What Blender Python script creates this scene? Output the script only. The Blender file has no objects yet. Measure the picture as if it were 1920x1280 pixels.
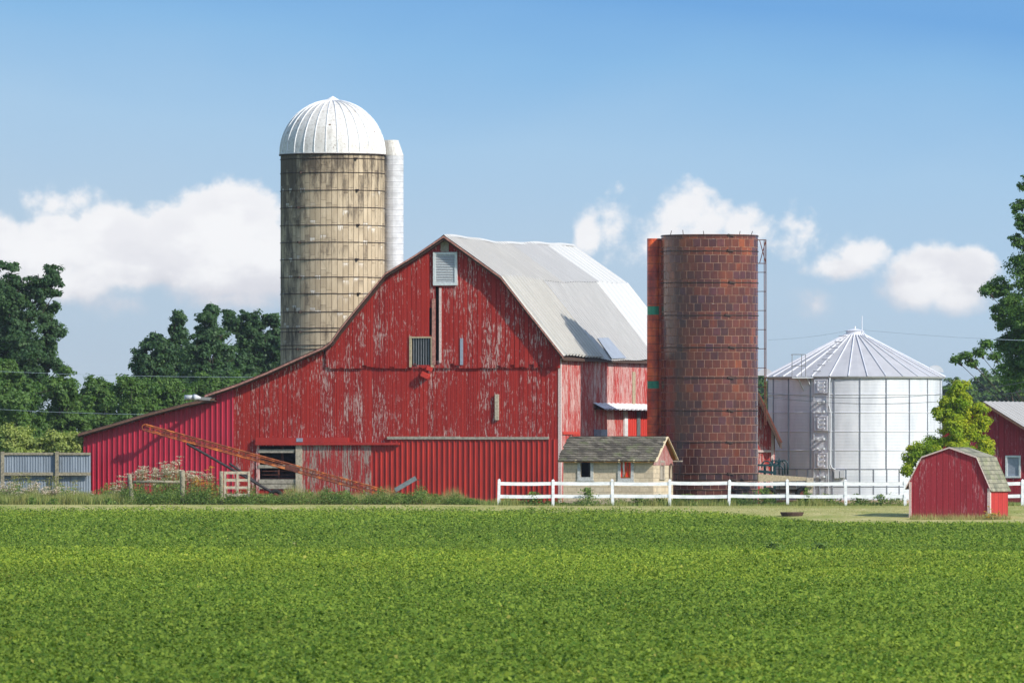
import bpy, bmesh, math, random
import numpy as np
from mathutils import Vector, Matrix
random.seed(7); rng = np.random.default_rng(11)
sc = bpy.context.scene
R = math.radians
# ---------------------------------------------------------------- camera
F, DC, CZ, HY = 19000.0, 447.0, 1.9, 869.25
cam = bpy.data.cameras.new('camera'); co = bpy.data.objects.new('camera', cam)
sc.collection.objects.link(co); sc.camera = co
co.location = (0, -DC, CZ); co.rotation_euler = (R(90), 0, 0)
cam.sensor_width = 36; cam.lens = F/1920*36; cam.shift_y = (HY-640)/1920
cam.clip_start = 1; cam.clip_end = 30000
cam.dof.use_dof = True; cam.dof.focus_distance = 455; cam.dof.aperture_fstop = 15
# ---------------------------------------------------------------- light
SAZ, SEL = 50.0, 33.5                       # sun is to the right of and behind the camera
sun = bpy.data.lights.new('sun', 'SUN'); so = bpy.data.objects.new('sun', sun); sc.collection.objects.link(so)
sun.energy = 3.7; sun.angle = R(.5); sun.color = (1, .95, .87)
S = Vector((math.sin(R(SAZ))*math.cos(R(SEL)), -math.cos(R(SAZ))*math.cos(R(SEL)), math.sin(R(SEL))))
so.rotation_euler = S.to_track_quat('Z', 'Y').to_euler(); so.location = (60, -60, 60)
sc.view_settings.view_transform = 'Standard'; sc.view_settings.look = 'None'
sc.view_settings.exposure = 0.38; sc.view_settings.gamma = 1
def lin(c):
    c = [v/255 for v in c]
    return tuple(v/12.92 if v <= .04045 else ((v+.055)/1.055)**2.4 for v in c)+(1,)
# ---------------------------------------------------------------- node helper
class N:
    def __init__(s, tree): s.t = tree; s.n = tree.nodes; s.l = tree.links
    def put(s, sock, v):
        if isinstance(v, bpy.types.NodeSocket): s.l.new(v, sock)
        elif v is not None:
            try: sock.default_value = v
            except Exception: sock.default_value = tuple(v)[:3]
    def node(s, ty, props={}, ins={}):
        n = s.n.new(ty)
        for k, v in props.items(): setattr(n, k, v)
        for k, v in ins.items(): s.put(n.inputs[k], v)
        return n
    def m(s, op, a, b=0, c=0, clamp=False):
        n = s.n.new('ShaderNodeMath'); n.operation = op; n.use_clamp = clamp
        s.put(n.inputs[0], a); s.put(n.inputs[1], b); s.put(n.inputs[2], c); return n.outputs[0]
    def vm(s, op, a, b=(0, 0, 0), out=0):
        n = s.n.new('ShaderNodeVectorMath'); n.operation = op
        s.put(n.inputs[0], a); s.put(n.inputs[1], b); return n.outputs[out]
    def xyz(s, x, y, z): return s.node('ShaderNodeCombineXYZ', {}, {0: x, 1: y, 2: z}).outputs[0]
    def sep(s, v): return s.node('ShaderNodeSeparateXYZ', {}, {0: v}).outputs
    def noise(s, vec, scale=1, detail=4, rough=.55, w=None):
        n = s.node('ShaderNodeTexNoise', {}, {'Vector': vec, 'Scale': scale, 'Detail': detail, 'Roughness': rough}); return n.outputs[0]
    def white(s, vec):
        return s.node('ShaderNodeTexWhiteNoise', {'noise_dimensions': '3D'}, {'Vector': vec}).outputs[0]
    def step(s, v, a, b):
        return s.node('ShaderNodeMapRange', {'interpolation_type': 'SMOOTHSTEP'}, {0: v, 1: a, 2: b, 3: 0., 4: 1.}).outputs[0]
    def mix(s, f, a, b):
        n = s.node('ShaderNodeMix', {'data_type': 'RGBA'}); s.put(n.inputs[0], f); s.put(n.inputs[6], a); s.put(n.inputs[7], b); return n.outputs[2]
    def mul(s, f, a, b):
        n = s.node('ShaderNodeMix', {'data_type': 'RGBA', 'blend_type': 'MULTIPLY'}); s.put(n.inputs[0], f); s.put(n.inputs[6], a); s.put(n.inputs[7], b); return n.outputs[2]
    def ramp(s, f, stops, interp='LINEAR'):
        n = s.n.new('ShaderNodeValToRGB'); cr = n.color_ramp; cr.interpolation = interp
        while len(cr.elements) < len(stops): cr.elements.new(.5)
        for e, (p, c) in zip(cr.elements, stops): e.position = p; e.color = c
        s.put(n.inputs[0], f); return n.outputs[0]
    def bump(s, h, dist=.02, st=1): return s.node('ShaderNodeBump', {}, {'Strength': st, 'Distance': dist, 'Height': h}).outputs[0]
# ---------------------------------------------------------------- world: sky near the horizon and clouds by direction
w = bpy.data.worlds.new('World'); sc.world = w; w.use_nodes = True
W = N(w.node_tree); W.n.clear()
sky = W.node('ShaderNodeTexSky', {'sky_type': 'NISHITA', 'sun_disc': False, 'sun_elevation': R(SEL), 'sun_rotation': R(180-SAZ), 'air_density': 1.0, 'dust_density': .6, 'ozone_density': 1.5})
bg1 = W.node('ShaderNodeBackground', {}, {'Color': sky.outputs[0], 'Strength': .15})
gen = W.node('ShaderNodeTexCoord').outputs['Generated']
dx, dy, dz = W.sep(gen)
dyp = W.m('MAXIMUM', dy, .05)
U = W.m('MULTIPLY', W.m('DIVIDE', dx, dyp), F); V = W.m('MULTIPLY', W.m('DIVIDE', dz, dyp), F)
el = W.m('DIVIDE', V, 900.)
big = W.noise(W.xyz(W.m('DIVIDE', U, 900.), W.m('DIVIDE', V, 420.), 3.), 1, 3, .5)
el2 = W.m('ADD', el, W.m('MULTIPLY', W.m('SUBTRACT', big, .5), .22))
sl = W.m('MULTIPLY', W.m('DIVIDE', U, 960.), .10)
el2 = W.m('ADD', el2, sl)
base = W.ramp(el2, [(0., lin((190, 205, 218))), (.18, lin((184, 203, 220))), (.42, lin((183, 207, 228))), (.66, lin((168, 203, 233))), (.86, lin((139, 188, 231))), (1., lin((116, 171, 226)))])
clouds = [  # px, py, rx, ry, weight
 (430,435,110,88,1.1),(330,455,90,72,1.1),(480,480,80,95,1.),(400,510,130,64,.95),(210,448,95,62,1.1),(110,458,80,58,1.),(250,495,150,54,1.),(60,495,110,62,.95),(140,535,120,44,.7),(-20,460,70,62,.9),(0,525,90,60,.6),
 (110,385,70,40,.34),(430,560,130,30,.5),(200,565,90,34,.3),
 (1290,390,52,50,.5),(1260,420,46,44,.42),(1330,415,60,42,.5),(1390,425,60,40,.48),(1240,455,60,44,.35),(1340,460,120,40,.4),(1103,437,28,46,.55),(1150,425,40,60,.3),(1500,425,40,30,.26),(1450,460,70,34,.22),
 (1615,480,54,38,.58),(1580,502,64,30,.5),(1525,572,44,28,.3),(1760,522,100,58,1.1),(1822,505,46,44,1.),(1720,538,70,50,1.),(1790,558,66,36,.8)]
warp = W.noise(W.xyz(W.m('DIVIDE', U, 46.), W.m('DIVIDE', V, 44.), 9.), 1, 8, .6)
warp2 = W.noise(W.xyz(W.m('DIVIDE', U, 170.), W.m('DIVIDE', V, 140.), 4.), 1, 4, .5)
P = W.xyz(U, V, 0.)
field = None
for (cx, cy, rx, ry, wt) in clouds:
    q = W.vm('MULTIPLY', W.vm('SUBTRACT', P, (cx-960, HY-cy, 0)), (1/rx, 1/ry, 0))
    d = W.vm('LENGTH', q, out=1)
    v = W.m('MULTIPLY', W.m('SUBTRACT', 1.25, d), wt)
    field = v if field is None else W.m('SMOOTH_MAX', field, v, .12)
dens = W.m('ADD', field, W.m('ADD', W.m('MULTIPLY', W.m('SUBTRACT', warp, .5), .85), W.m('MULTIPLY', W.m('SUBTRACT', warp2, .5), .5)))
alpha = W.step(dens, .02, W.m('ADD', .95, W.m('MULTIPLY', W.step(V, 220., 400.), -.55)))
alpha = W.m('MULTIPLY', alpha, .96)
inner = W.step(dens, .2, 1.)
shade = W.noise(W.xyz(W.m('DIVIDE', U, 150.), W.m('DIVIDE', V, 90.), 14.), 1, 5, .55)
low = W.step(W.m('ADD', V, W.m('MULTIPLY', W.m('SUBTRACT', shade, .5), 260.)), 290., 400.)
ccol = W.mix(low, lin((216, 217, 225)), lin((248, 248, 250)))
ccol = W.mix(W.m('MULTIPLY', inner, .6), ccol, W.mix(W.step(shade, .42, .58), lin((236, 236, 241)), lin((253, 253, 254))))
skyc = W.mix(W.m('MULTIPLY', alpha, W.step(dy, .5, .6)), base, ccol)
bg2 = W.node('ShaderNodeBackground', {}, {'Color': skyc, 'Strength': 2**-.38})
ms = W.node('ShaderNodeMixShader', {}, {0: W.step(dz, .06, .16)}); W.l.new(bg2.outputs[0], ms.inputs[1]); W.l.new(bg1.outputs[0], ms.inputs[2])
W.node('ShaderNodeOutputWorld', {}, {0: ms.outputs[0]})
# ---------------------------------------------------------------- materials
MAT = {}
def mat(name, fn, rough=.8, spec=.3, metal=0, bumpd=None):
    m = bpy.data.materials.new(name); m.use_nodes = True; t = N(m.node_tree)
    b = m.node_tree.nodes['Principled BSDF']
    t.co = t.node('ShaderNodeTexCoord').outputs['Object']; t.uv = t.node('ShaderNodeTexCoord').outputs['UV']
    b.inputs['Roughness'].default_value = rough; b.inputs['Specular IOR Level'].default_value = spec; b.inputs['Metallic'].default_value = metal
    out = fn(t)
    if isinstance(out, dict):
        for k, v in out.items(): t.put(b.inputs[k], v)
    else: t.put(b.inputs['Base Color'], out)
    MAT[name] = m; return m
def plain(name, c, rough=.7, var=.25, sc_=6., metal=0, spec=.3, dark=None):
    def f(t):
        n = t.noise(t.co, sc_, 5, .6)
        d = dark or tuple(v*(1-var) for v in c[:3])+(1,)
        return t.mix(t.step(n, .3, .7), d, c)
    return mat(name, f, rough, spec, metal)
def peel(name, red, red2, wood, lo, hi, bw=.22, streak=1.0):
    """Painted boards whose paint has flaked away in upright streaks."""
    def f(t):
        x, y, z = t.sep(t.co); s = t.m('ADD', x, y)
        b = t.m('FLOOR', t.m('DIVIDE', s, bw)); rb = t.white(t.xyz(b, 3., 0.))
        off = t.m('MULTIPLY', rb, 37.)
        fine = t.noise(t.xyz(t.m('MULTIPLY', s, 15.), 0., t.m('ADD', t.m('MULTIPLY', z, 2.4*streak), off)), 1, 6, .68)
        speck = t.noise(t.xyz(t.m('MULTIPLY', s, 30.), 2., t.m('MULTIPLY', z, 9.)), 1, 4, .6)
        big = t.noise(t.xyz(t.m('MULTIPLY', s, .55), 5., t.m('MULTIPLY', z, .42)), 1, 4, .6)
        big2 = t.noise(t.xyz(t.m('MULTIPLY', s, 2.3), 9., t.m('MULTIPLY', z, .35)), 1, 3, .5)
        v = t.m('ADD', t.m('ADD', fine, t.m('MULTIPLY', t.m('SUBTRACT', big, .5), .45)), t.m('MULTIPLY', t.m('SUBTRACT', rb, .5), .10))
        v = t.m('ADD', v, t.m('MULTIPLY', t.m('SUBTRACT', speck, .5), .30)); v = t.m('ADD', v, t.m('MULTIPLY', t.m('SUBTRACT', big2, .5), .22))
        k = t.step(v, lo, hi)
        r = t.mix(rb, red, red2); r = t.mix(t.step(speck, .35, .7), t.mul(1., r, (.82, .78, .78, 1)), r)
        wn = t.noise(t.xyz(t.m('MULTIPLY', s, 40.), 1., t.m('MULTIPLY', z, 2.)), 1, 4, .6)
        wd = t.mix(t.step(wn, .3, .7), tuple(c*.62 for c in wood[:3])+(1,), wood)
        g = t.m('ABSOLUTE', t.m('SUBTRACT', t.m('FRACT', t.m('DIVIDE', s, bw)), .5))
        run = t.noise(t.xyz(t.m('MULTIPLY', s, 4.), 3., t.m('MULTIPLY', z, .25)), 1, 5, .6)
        r = t.mix(t.m('MULTIPLY', t.step(run, .5, .72), .5), r, t.mul(1., r, (.6, .55, .58, 1)))
        col = t.mix(k, r, wd); col = t.mix(t.m('MULTIPLY', t.step(t.m('ADD', z, t.m('MULTIPLY', fine, .7)), .85, .3), .45), col, lin((112, 84, 70)))
        col = t.mix(t.step(g, .445, .49), col, tuple(c*.25 for c in red[:3])+(1,))
        return {'Base Color': col, 'Normal': t.bump(t.m('MULTIPLY', k, -1.), .004)}
    return mat(name, f, .75, .25)
BR, BR2 = lin((174, 48, 38)), lin((152, 39, 34)); WD = lin((204, 168, 160))
peel('barn_boards', BR, BR2, WD, .545, .625)
peel('barn_boards_bare', lin((178, 58, 54)), lin((158, 54, 50)), lin((176, 158, 146)), .46, .56, .2, .6)
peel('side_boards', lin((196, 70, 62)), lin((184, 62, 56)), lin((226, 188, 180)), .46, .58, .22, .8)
peel('maroon_boards', lin((168, 52, 62)), lin((156, 47, 58)), lin((196, 128, 132)), .555, .68, .26)
peel('maroon_side', lin((190, 60, 54)), lin((182, 54, 50)), lin((200, 120, 110)), .66, .76, .6)
peel('hut_gable', lin((176, 112, 106)), lin((160, 96, 90)), lin((205, 180, 170)), .45, .62, .2)
def metalred(name, c, c2):
    def f(t):
        x, y, z = t.sep(t.co); s = t.m('ADD', x, y)
        n = t.noise(t.xyz(t.m('MULTIPLY', s, 5.), 0., t.m('MULTIPLY', z, .6)), 1, 5, .6)
        n2 = t.noise(t.xyz(s, 7., z), .7, 3, .5)
        a = t.mix(t.step(n, .3, .7), c2, c); a = t.mix(t.step(n2, .35, .7), t.mul(1., a, (.86, .84, .86, 1)), a)
        low = t.step(t.m('ADD', z, t.m('MULTIPLY', n, .5)), .9, .1)
        return t.mix(t.m('MULTIPLY', low, .35), a, lin((150, 90, 80)))
    return mat(name, f, .5, .4)
metalred('crimson_metal', lin((184, 42, 64)), lin((166, 37, 57)))
metalred('red_metal', lin((178, 52, 40)), lin((162, 44, 36)))
metalred('bright_red', lin((206, 62, 48)), lin((196, 56, 44)))
plain('grey_wood', lin((176, 166, 150)), .85, .45, 9)
plain('pale_wood', lin((192, 178, 156)), .85, .4, 12)
plain('weathered_post', lin((156, 148, 126)), .9, .5, 14)
plain('dark_wood', lin((86, 66, 56)), .9, .4, 10)
plain('red_trim', lin((206, 72, 58)), .7, .3, 14)
plain('rake_paint', lin((190, 138, 124)), .8, .5, 10)
plain('brown_edge', lin((128, 96, 80)), .85, .4, 10)
def fencew(t):
    x, y, z = t.sep(t.co); n = t.noise(t.xyz(t.m('MULTIPLY', x, 2.), y, t.m('MULTIPLY', z, 5.)), 1, 6, .65); a = t.mix(t.step(n, .35, .7), lin((236, 237, 238)), lin((206, 208, 208)))
    return t.mix(t.m('MULTIPLY', t.step(t.m('ADD', z, t.m('MULTIPLY', n, .5)), .55, .1), .5), a, lin((150, 156, 130)))
mat('white_paint', fencew, .5)
plain('louver_white', lin((214, 220, 220)), .6, .25, 14)
plain('corner_white', lin((226, 200, 192)), .7, .35, 20)
plain('dark_inside', lin((40, 36, 34)), .95, .3)
plain('grey_steel', lin((128, 136, 136)), .5, .3, 9, .3)
plain('black_steel', lin((42, 38, 42)), .5, .5, 12)
plain('tyre', lin((34, 36, 34)), .8, .4, 20)
plain('dark_green', lin((14, 58, 62)), .4, .45, 12, spec=.5)
plain('hut_frame', lin((196, 196, 190)), .8, .35, 14)
plain('cream', lin((234, 214, 176)), .75, .2, 12)
plain('tan_wood', lin((186, 170, 140)), .85, .35, 12)
plain('ochre_board', lin((160, 110, 52)), .85, .4, 10)
plain('red_hut_panel', lin((242, 60, 26)), .5, .15, 3)
plain('roof_patch_blue', lin((158, 165, 176)), .5, .15, 2, .1)
plain('pane_dark', lin((26, 32, 36)), .15, .3, 1, spec=.6)
plain('light_strip', lin((150, 158, 172)), .6, .2, 8)
plain('wire', lin((70, 76, 80)), .5, .1)
plain('wire_pale', lin((150, 165, 178)), .5, .1)
plain('galv', lin((196, 199, 202)), .5, .15, 3, .08, .4)
plain('galv_dark', lin((150, 152, 155)), .5, .2, 6, .3)
plain('bark', lin((74, 66, 56)), .95, .45, 8)
plain('rust_iron', lin((110, 62, 48)), .8, .5, 14)
plain('hoop_dark', lin((66, 52, 46)), .7, .4, 14)
plain('concrete_pad', lin((176, 150, 128)), .9, .3, 3)
def rust_orange(t):
    n = t.noise(t.co, 3.5, 6, .65)
    return t.ramp(n, [(.34, lin((80, 44, 36))), (.5, lin((132, 68, 40))), (.63, lin((196, 112, 48))), (.76, lin((226, 156, 76)))])
mat('rust_orange', rust_orange, .7)
def roofm(name, tint, seam_dark, bluegrey=0.):
    def f(t):
        x, y, z = t.sep(t.co)
        sh = t.m('FLOOR', t.m('DIVIDE', y, .9)); r = t.white(t.xyz(sh, 1., 0.))
        n = t.noise(t.xyz(t.m('MULTIPLY', x, .5), t.m('MULTIPLY', y, 5.), z), 1, 6, .6)
        a = t.mix(r, tint, tuple(c*.9 for c in tint[:3])+(1,))
        a = t.mix(t.step(n, .35, .75), tuple(c*seam_dark for c in tint[:3])+(1,), a)
        st = t.noise(t.xyz(x, y, z), 2.2, 7, .7)
        return t.mix(t.step(st, .68, .78), a, lin((150, 128, 110)))
    return mat(name, f, .45, .4, .15)
roofm('roof_near', lin((212, 208, 200)), .84); roofm('roof_mid', lin((194, 190, 184)), .8); roofm('roof_far', lin((218, 215, 208)), .9)
roofm('roof_upper', lin((198, 194, 187)), .84); roofm('lean_roof', lin((150, 120, 108)), .7)
def shingle(name, c1, c2, rh=.16, rwid=.25):
    def f(t):
        x, y, z = t.sep(t.co)
        row = t.m('FLOOR', t.m('DIVIDE', z, rh*.62)); s = t.m('ADD', t.m('ADD', x, y), t.m('MULTIPLY', row, .37))
        cell = t.m('FLOOR', t.m('DIVIDE', s, rwid)); r = t.white(t.xyz(cell, row, 1.))
        n = t.noise(t.co, 7., 6, .7)
        a = t.mix(r, c1, c2); a = t.mix(t.step(n, .4, .7), t.mul(1., a, (.7, .7, .66, 1)), a)
        fr = t.m('FRACT', t.m('DIVIDE', z, rh*.62))
        a = t.mix(t.m('MULTIPLY', t.step(fr, .22, .02), .75), a, lin((50, 48, 42)))
        m_ = t.noise(t.co, 1.7, 5, .6)
        a = t.mix(t.m('MULTIPLY', t.step(m_, .52, .68), .45), a, lin((118, 128, 84)))
        return {'Base Color': a, 'Normal': t.bump(t.m('ADD', fr, n), .03)}
    return mat(name, f, .9, .2)
shingle('old_shingle', lin((142, 134, 120)), lin((86, 80, 72))); shingle('shed_shingle', lin((170, 166, 146)), lin((128, 128, 114)), .3, .35)
def block(t):
    x, y, z = t.sep(t.co); s = t.m('ADD', x, y); rh, bw = .205, .41
    row = t.m('FLOOR', t.m('DIVIDE', z, rh)); so_ = t.m('ADD', s, t.m('MULTIPLY', t.m('MODULO', row, 2.), bw/2))
    cell = t.m('FLOOR', t.m('DIVIDE', so_, bw)); r = t.white(t.xyz(cell, row, 2.)); n = t.noise(t.co, 9., 6, .7); n2 = t.noise(t.co, 1.1, 4, .6)
    a = t.mix(r, lin((222, 204, 174)), lin((202, 186, 160))); a = t.mix(t.step(n, .35, .75), t.mul(1., a, (.8, .78, .75, 1)), a)
    a = t.mix(t.m('MULTIPLY', t.step(n2, .5, .7), .3), a, lin((222, 210, 186)))
    g = t.m('MAXIMUM', t.step(t.m('ABSOLUTE', t.m('SUBTRACT', t.m('FRACT', t.m('DIVIDE', z, rh)), .5)), .455, .49),
            t.step(t.m('ABSOLUTE', t.m('SUBTRACT', t.m('FRACT', t.m('DIVIDE', so_, bw)), .5)), .475, .495))
    a = t.mix(t.m('MULTIPLY', g, .45), a, lin((120, 106, 88)))
    return {'Base Color': t.mix(t.m('MULTIPLY', t.step(t.m('ADD', z, n), .95, .45), .35), a, lin((130, 118, 92))), 'Normal': t.bump(t.m('MULTIPLY', g, -1.), .01)}
mat('block_wall', block, .9)
RT = 2.17
def tile(t):
    u, v, _ = t.sep(t.uv); rh, bw = .362, .36
    vv = t.m('ADD', v, t.m('MULTIPLY', t.m('SUBTRACT', t.noise(t.xyz(u, v, 0.), .8, 2), .5), .05))
    row = t.m('FLOOR', t.m('DIVIDE', vv, rh)); ro = t.white(t.xyz(row, 9., 4.))
    uo = t.m('ADD', t.m('ADD', u, t.m('MULTIPLY', t.m('MODULO', row, 2.), bw/2)), t.m('MULTIPLY', ro, .1))
    cell = t.m('FLOOR', t.m('DIVIDE', uo, bw)); r = t.white(t.xyz(cell, row, 2.)); r2 = t.white(t.xyz(cell, row, 7.))
    n = t.noise(t.xyz(u, v, 1.), 6., 6, .7); big = t.noise(t.xyz(u, t.m('MULTIPLY', v, .5), 8.), .6, 4, .6)
    k = t.m('ADD', t.m('ADD', t.m('MULTIPLY', r, .30), t.m('MULTIPLY', ro, .12)), t.m('MULTIPLY', big, .80)); k = t.m('ADD', k, t.m('MULTIPLY', t.m('SUBTRACT', v, 6.), .018))
    a = t.ramp(k, [(.26, lin((56, 40, 46))), (.45, lin((78, 47, 45))), (.62, lin((96, 53, 43))), (.78, lin((112, 60, 43))), (.95, lin((156, 84, 50)))])
    a = t.mix(t.m('MULTIPLY', t.step(r2, .84, .95), .4), a, lin((88, 58, 74)))
    a = t.mix(t.step(n, .35, .75), t.mul(1., a, (.78, .74, .72, 1)), a)
    gu = t.m('ABSOLUTE', t.m('SUBTRACT', t.m('FRACT', t.m('DIVIDE', uo, bw)), .5)); gv = t.m('ABSOLUTE', t.m('SUBTRACT', t.m('FRACT', t.m('DIVIDE', vv, rh)), .5))
    g = t.m('MAXIMUM', t.step(gu, .45, .49), t.step(gv, .455, .49))
    gk = t.m('MULTIPLY', g, t.step(t.noise(t.xyz(u, v, 3.), 3., 5, .7), .3, .55))
    a = t.mix(t.m('MULTIPLY', gk, .55), a, lin((190, 152, 124)))
    run = t.noise(t.xyz(t.m('MULTIPLY', u, 5.), t.m('MULTIPLY', v, .35), 6.), 1, 5, .65); a = t.mix(t.m('MULTIPLY', t.step(run, .52, .72), .55), a, lin((60, 40, 40)))
    run2 = t.noise(t.xyz(t.m('MULTIPLY', u, 3.), t.m('MULTIPLY', v, .5), 16.), 1, 5, .65); a = t.mix(t.m('MULTIPLY', t.step(run2, .6, .76), .4), a, lin((170, 92, 54)))
    rg = t.m('ADD', .2, t.m('MULTIPLY', g, .5))
    h = t.m('ADD', t.m('MULTIPLY', g, -1.), t.m('MULTIPLY', r2, .25))
    return {'Base Color': a, 'Roughness': rg, 'Normal': t.bump(h, .02, .8)}
mat('glazed_tile', tile, .3, .6)
def chutem(t):
    x, y, z = t.sep(t.co); n = t.noise(t.xyz(t.m('MULTIPLY', t.m('ADD', x, y), 2.5), 0., t.m('MULTIPLY', z, 1.3)), 1, 6, .65)
    a = t.ramp(n, [(.3, lin((110, 48, 36))), (.48, lin((184, 72, 44))), (.62, lin((226, 104, 52))), (.75, lin((200, 120, 76)))])
    fr = t.m('FRACT', t.m('DIVIDE', z, .362)); return t.mix(t.m('MULTIPLY', t.step(fr, .12, .02), .7), a, lin((60, 28, 26)))
mat('chute_tile', chutem, .4, .45)
plain('teal_panel', lin((58, 150, 118)), .5, .35, 8)
def stave(t):
    u, v, _ = t.sep(t.uv); bw, rh = .262, .81
    c = t.m('FLOOR', t.m('DIVIDE', u, bw)); par = t.m('MODULO', c, 3.)
    vo = t.m('ADD', v, t.m('MULTIPLY', par, .12)); row = t.m('FLOOR', t.m('DIVIDE', vo, rh)); r = t.white(t.xyz(c, row, 1.)); r2 = t.white(t.xyz(c, row, 5.))
    n = t.noise(t.xyz(t.m('MULTIPLY', u, 4.), t.m('MULTIPLY', v, .9), 0.), 1, 6, .65)
    ang = t.m('DIVIDE', u, 2.43)
    a = t.mix(r, lin((206, 188, 158)), lin((184, 166, 138))); a = t.mix(t.step(n, .35, .75), t.mul(1., a, (.8, .78, .76, 1)), a)
    # age stain: dark streaks, denser near the top and on the left side
    top = t.step(v, 12.5, 16.6); sn = t.noise(t.xyz(t.m('MULTIPLY', u, 2.2), t.m('MULTIPLY', v, .55), 4.), 1, 6, .7)
    left = t.step(u, -1.0, -2.3)
    st = t.step(t.m('ADD', t.m('ADD', sn, t.m('MULTIPLY', top, .17)), t.m('MULTIPLY', left, .14)), .50, .76)
    a = t.mix(t.m('MULTIPLY', st, .85), a, lin((70, 62, 54)))
    dn = t.m('MULTIPLY', t.step(r2, .78, .9), t.step(t.m('FRACT', t.m('DIVIDE', vo, rh)), .5, 1.)); a = t.mix(t.m('MULTIPLY', dn, .45), a, lin((88, 76, 64)))
    fu = t.m('FRACT', t.m('DIVIDE', u, bw)); fv = t.m('FRACT', t.m('DIVIDE', vo, rh))
    g = t.m('MAXIMUM', t.step(t.m('ABSOLUTE', t.m('SUBTRACT', fu, .5)), .43, .49), t.m('MULTIPLY', t.step(t.m('ABSOLUTE', t.m('SUBTRACT', fv, .5)), .485, .497), .7))
    a = t.mix(t.m('MULTIPLY', g, .8), a, lin((84, 70, 58)))
    # white lime bleeding under some joints
    hang = t.m('MULTIPLY', t.step(r, .70, .8), t.step(t.m('ADD', fv, t.m('MULTIPLY', t.m('SUBTRACT', t.noise(t.xyz(t.m('MULTIPLY', u, 26.), v, 2.), 1, 3, .6), .5), 1.3)), .86, .95))
    mid = t.m('MULTIPLY', t.step(v, 15.2, 14.2), t.step(v, 6.5, 9.))
    a = t.mix(t.m('MULTIPLY', t.m('MULTIPLY', hang, mid), .75), a, lin((232, 224, 210)))
    return {'Base Color': a, 'Normal': t.bump(t.m('MULTIPLY', g, -1.), .02)}
mat('stave_concrete', stave, .9, .2)
def dome(t):
    n = t.noise(t.co, 9., 7, .75); n2 = t.noise(t.co, .9, 4, .6); x, y, z = t.sep(t.co)
    a = t.mix(t.step(n, .45, .68), lin((214, 211, 204)), lin((180, 174, 164)))
    a = t.mix(t.m('MULTIPLY', t.step(n2, .5, .7), .3), a, lin((186, 178, 164)))
    st = t.noise(t.xyz(t.m('MULTIPLY', x, 3.), t.m('MULTIPLY', y, 3.), t.m('MULTIPLY', z, .5)), 1, 6, .7); a = t.mix(t.m('MULTIPLY', t.step(st, .5, .7), .4), a, lin((160, 152, 138)))
    return t.mix(t.step(t.noise(t.co, 3., 3, .5), .70, .73), a, lin((120, 100, 84)))
mat('dome_metal', dome, .55, .35)
def pipe(t):
    x, y, z = t.sep(t.co); fr = t.m('FRACT', t.m('DIVIDE', z, .262)); n = t.noise(t.co, 3., 5, .6)
    a = t.mix(t.step(n, .3, .7), lin((186, 186, 186)), lin((210, 210, 210)))
    return {'Base Color': t.mix(t.m('MULTIPLY', t.step(fr, .16, .03), .5), a, lin((120, 120, 122))), 'Normal': t.bump(t.step(fr, .2, .0), .02)}
mat('white_pipe', pipe, .5)
def binw(t):
    x, y, z = t.sep(t.co); n = t.noise(t.xyz(x, y, t.m('MULTIPLY', z, .3)), 1.5, 5, .6); n2 = t.noise(t.co, 26., 3, .5)
    a = t.mix(t.step(n, .3, .7), lin((192, 195, 200)), lin((214, 216, 219)))
    rs = t.noise(t.xyz(t.m('MULTIPLY', x, 4.), t.m('MULTIPLY', y, 4.), t.m('MULTIPLY', z, .35)), 1, 5, .7); a = t.mix(t.m('MULTIPLY', t.step(rs, .6, .78), .35), a, lin((168, 160, 150)))
    cor = t.m('SINE', t.m('MULTIPLY', z, 92.))
    a = t.mix(t.m('MULTIPLY', t.step(z, 1.35, 1.25), .35), a, lin((182, 188, 196)))
    return {'Base Color': a, 'Normal': t.bump(t.m('ADD', cor, n), .005, .5)}
mat('bin_metal', binw, .5, .35, .05)
plain('bin_roof', lin((184, 184, 187)), .5, .12, 1.5, .05, .4)
plain('bin_rib', lin((222, 223, 228)), .4, .1, 2, .1)
plain('seam', lin((140, 144, 152)), .5, .2, 4, .2)
def fencepan(t):
    x, y, z = t.sep(t.co); n = t.noise(t.xyz(t.m('MULTIPLY', x, 7.), y, t.m('MULTIPLY', z, 1.2)), 1, 6, .7); b = t.white(t.xyz(t.m('FLOOR', t.m('DIVIDE', x, .12)), 0., 0.))
    a = t.mix(b, lin((142, 152, 162)), lin((116, 126, 136))); return t.mix(t.m('MULTIPLY', t.step(n, .5, .75), .8), a, lin((88, 94, 98)))
mat('grey_panel', fencepan, .75)
def leafmat(name, c1, c2, c3=None, trans=.48, ns=.45):
    m = bpy.data.materials.new(name); m.use_nodes = True; t = N(m.node_tree); t.n.clear()
    tc = t.node('ShaderNodeTexCoord').outputs['Object']; at = t.node('ShaderNodeAttribute', {'attribute_name': 'rnd'}).outputs['Fac']
    a = t.mix(at, c1, c2)
    n = t.noise(tc, ns, 3, .6)
    a = t.mix(t.step(n, .38, .66), a, c3 or t.mul(1., a, (.72, .8, .7, 1)))
    d = t.node('ShaderNodeBsdfPrincipled', {}, {'Base Color': a, 'Roughness': .55, 'Specular IOR Level': .28})
    tr = t.node('ShaderNodeBsdfTranslucent', {}, {'Color': t.mul(1., a, (1., 1.1, .55, 1))})
    mx = t.node('ShaderNodeMixShader', {}, {0: trans}); t.l.new(d.outputs[0], mx.inputs[1]); t.l.new(tr.outputs[0], mx.inputs[2])
    t.node('ShaderNodeOutputMaterial', {}, {0: mx.outputs[0]}); MAT[name] = m; return m
leafmat('leaf_dark', (.066, .138, .064, 1), (.115, .200, .074, 1))
leafmat('leaf_mid', (.100, .195, .050, 1), (.165, .265, .060, 1))
leafmat('leaf_light', (.30, .38, .10, 1), (.46, .50, .15, 1))
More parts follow.
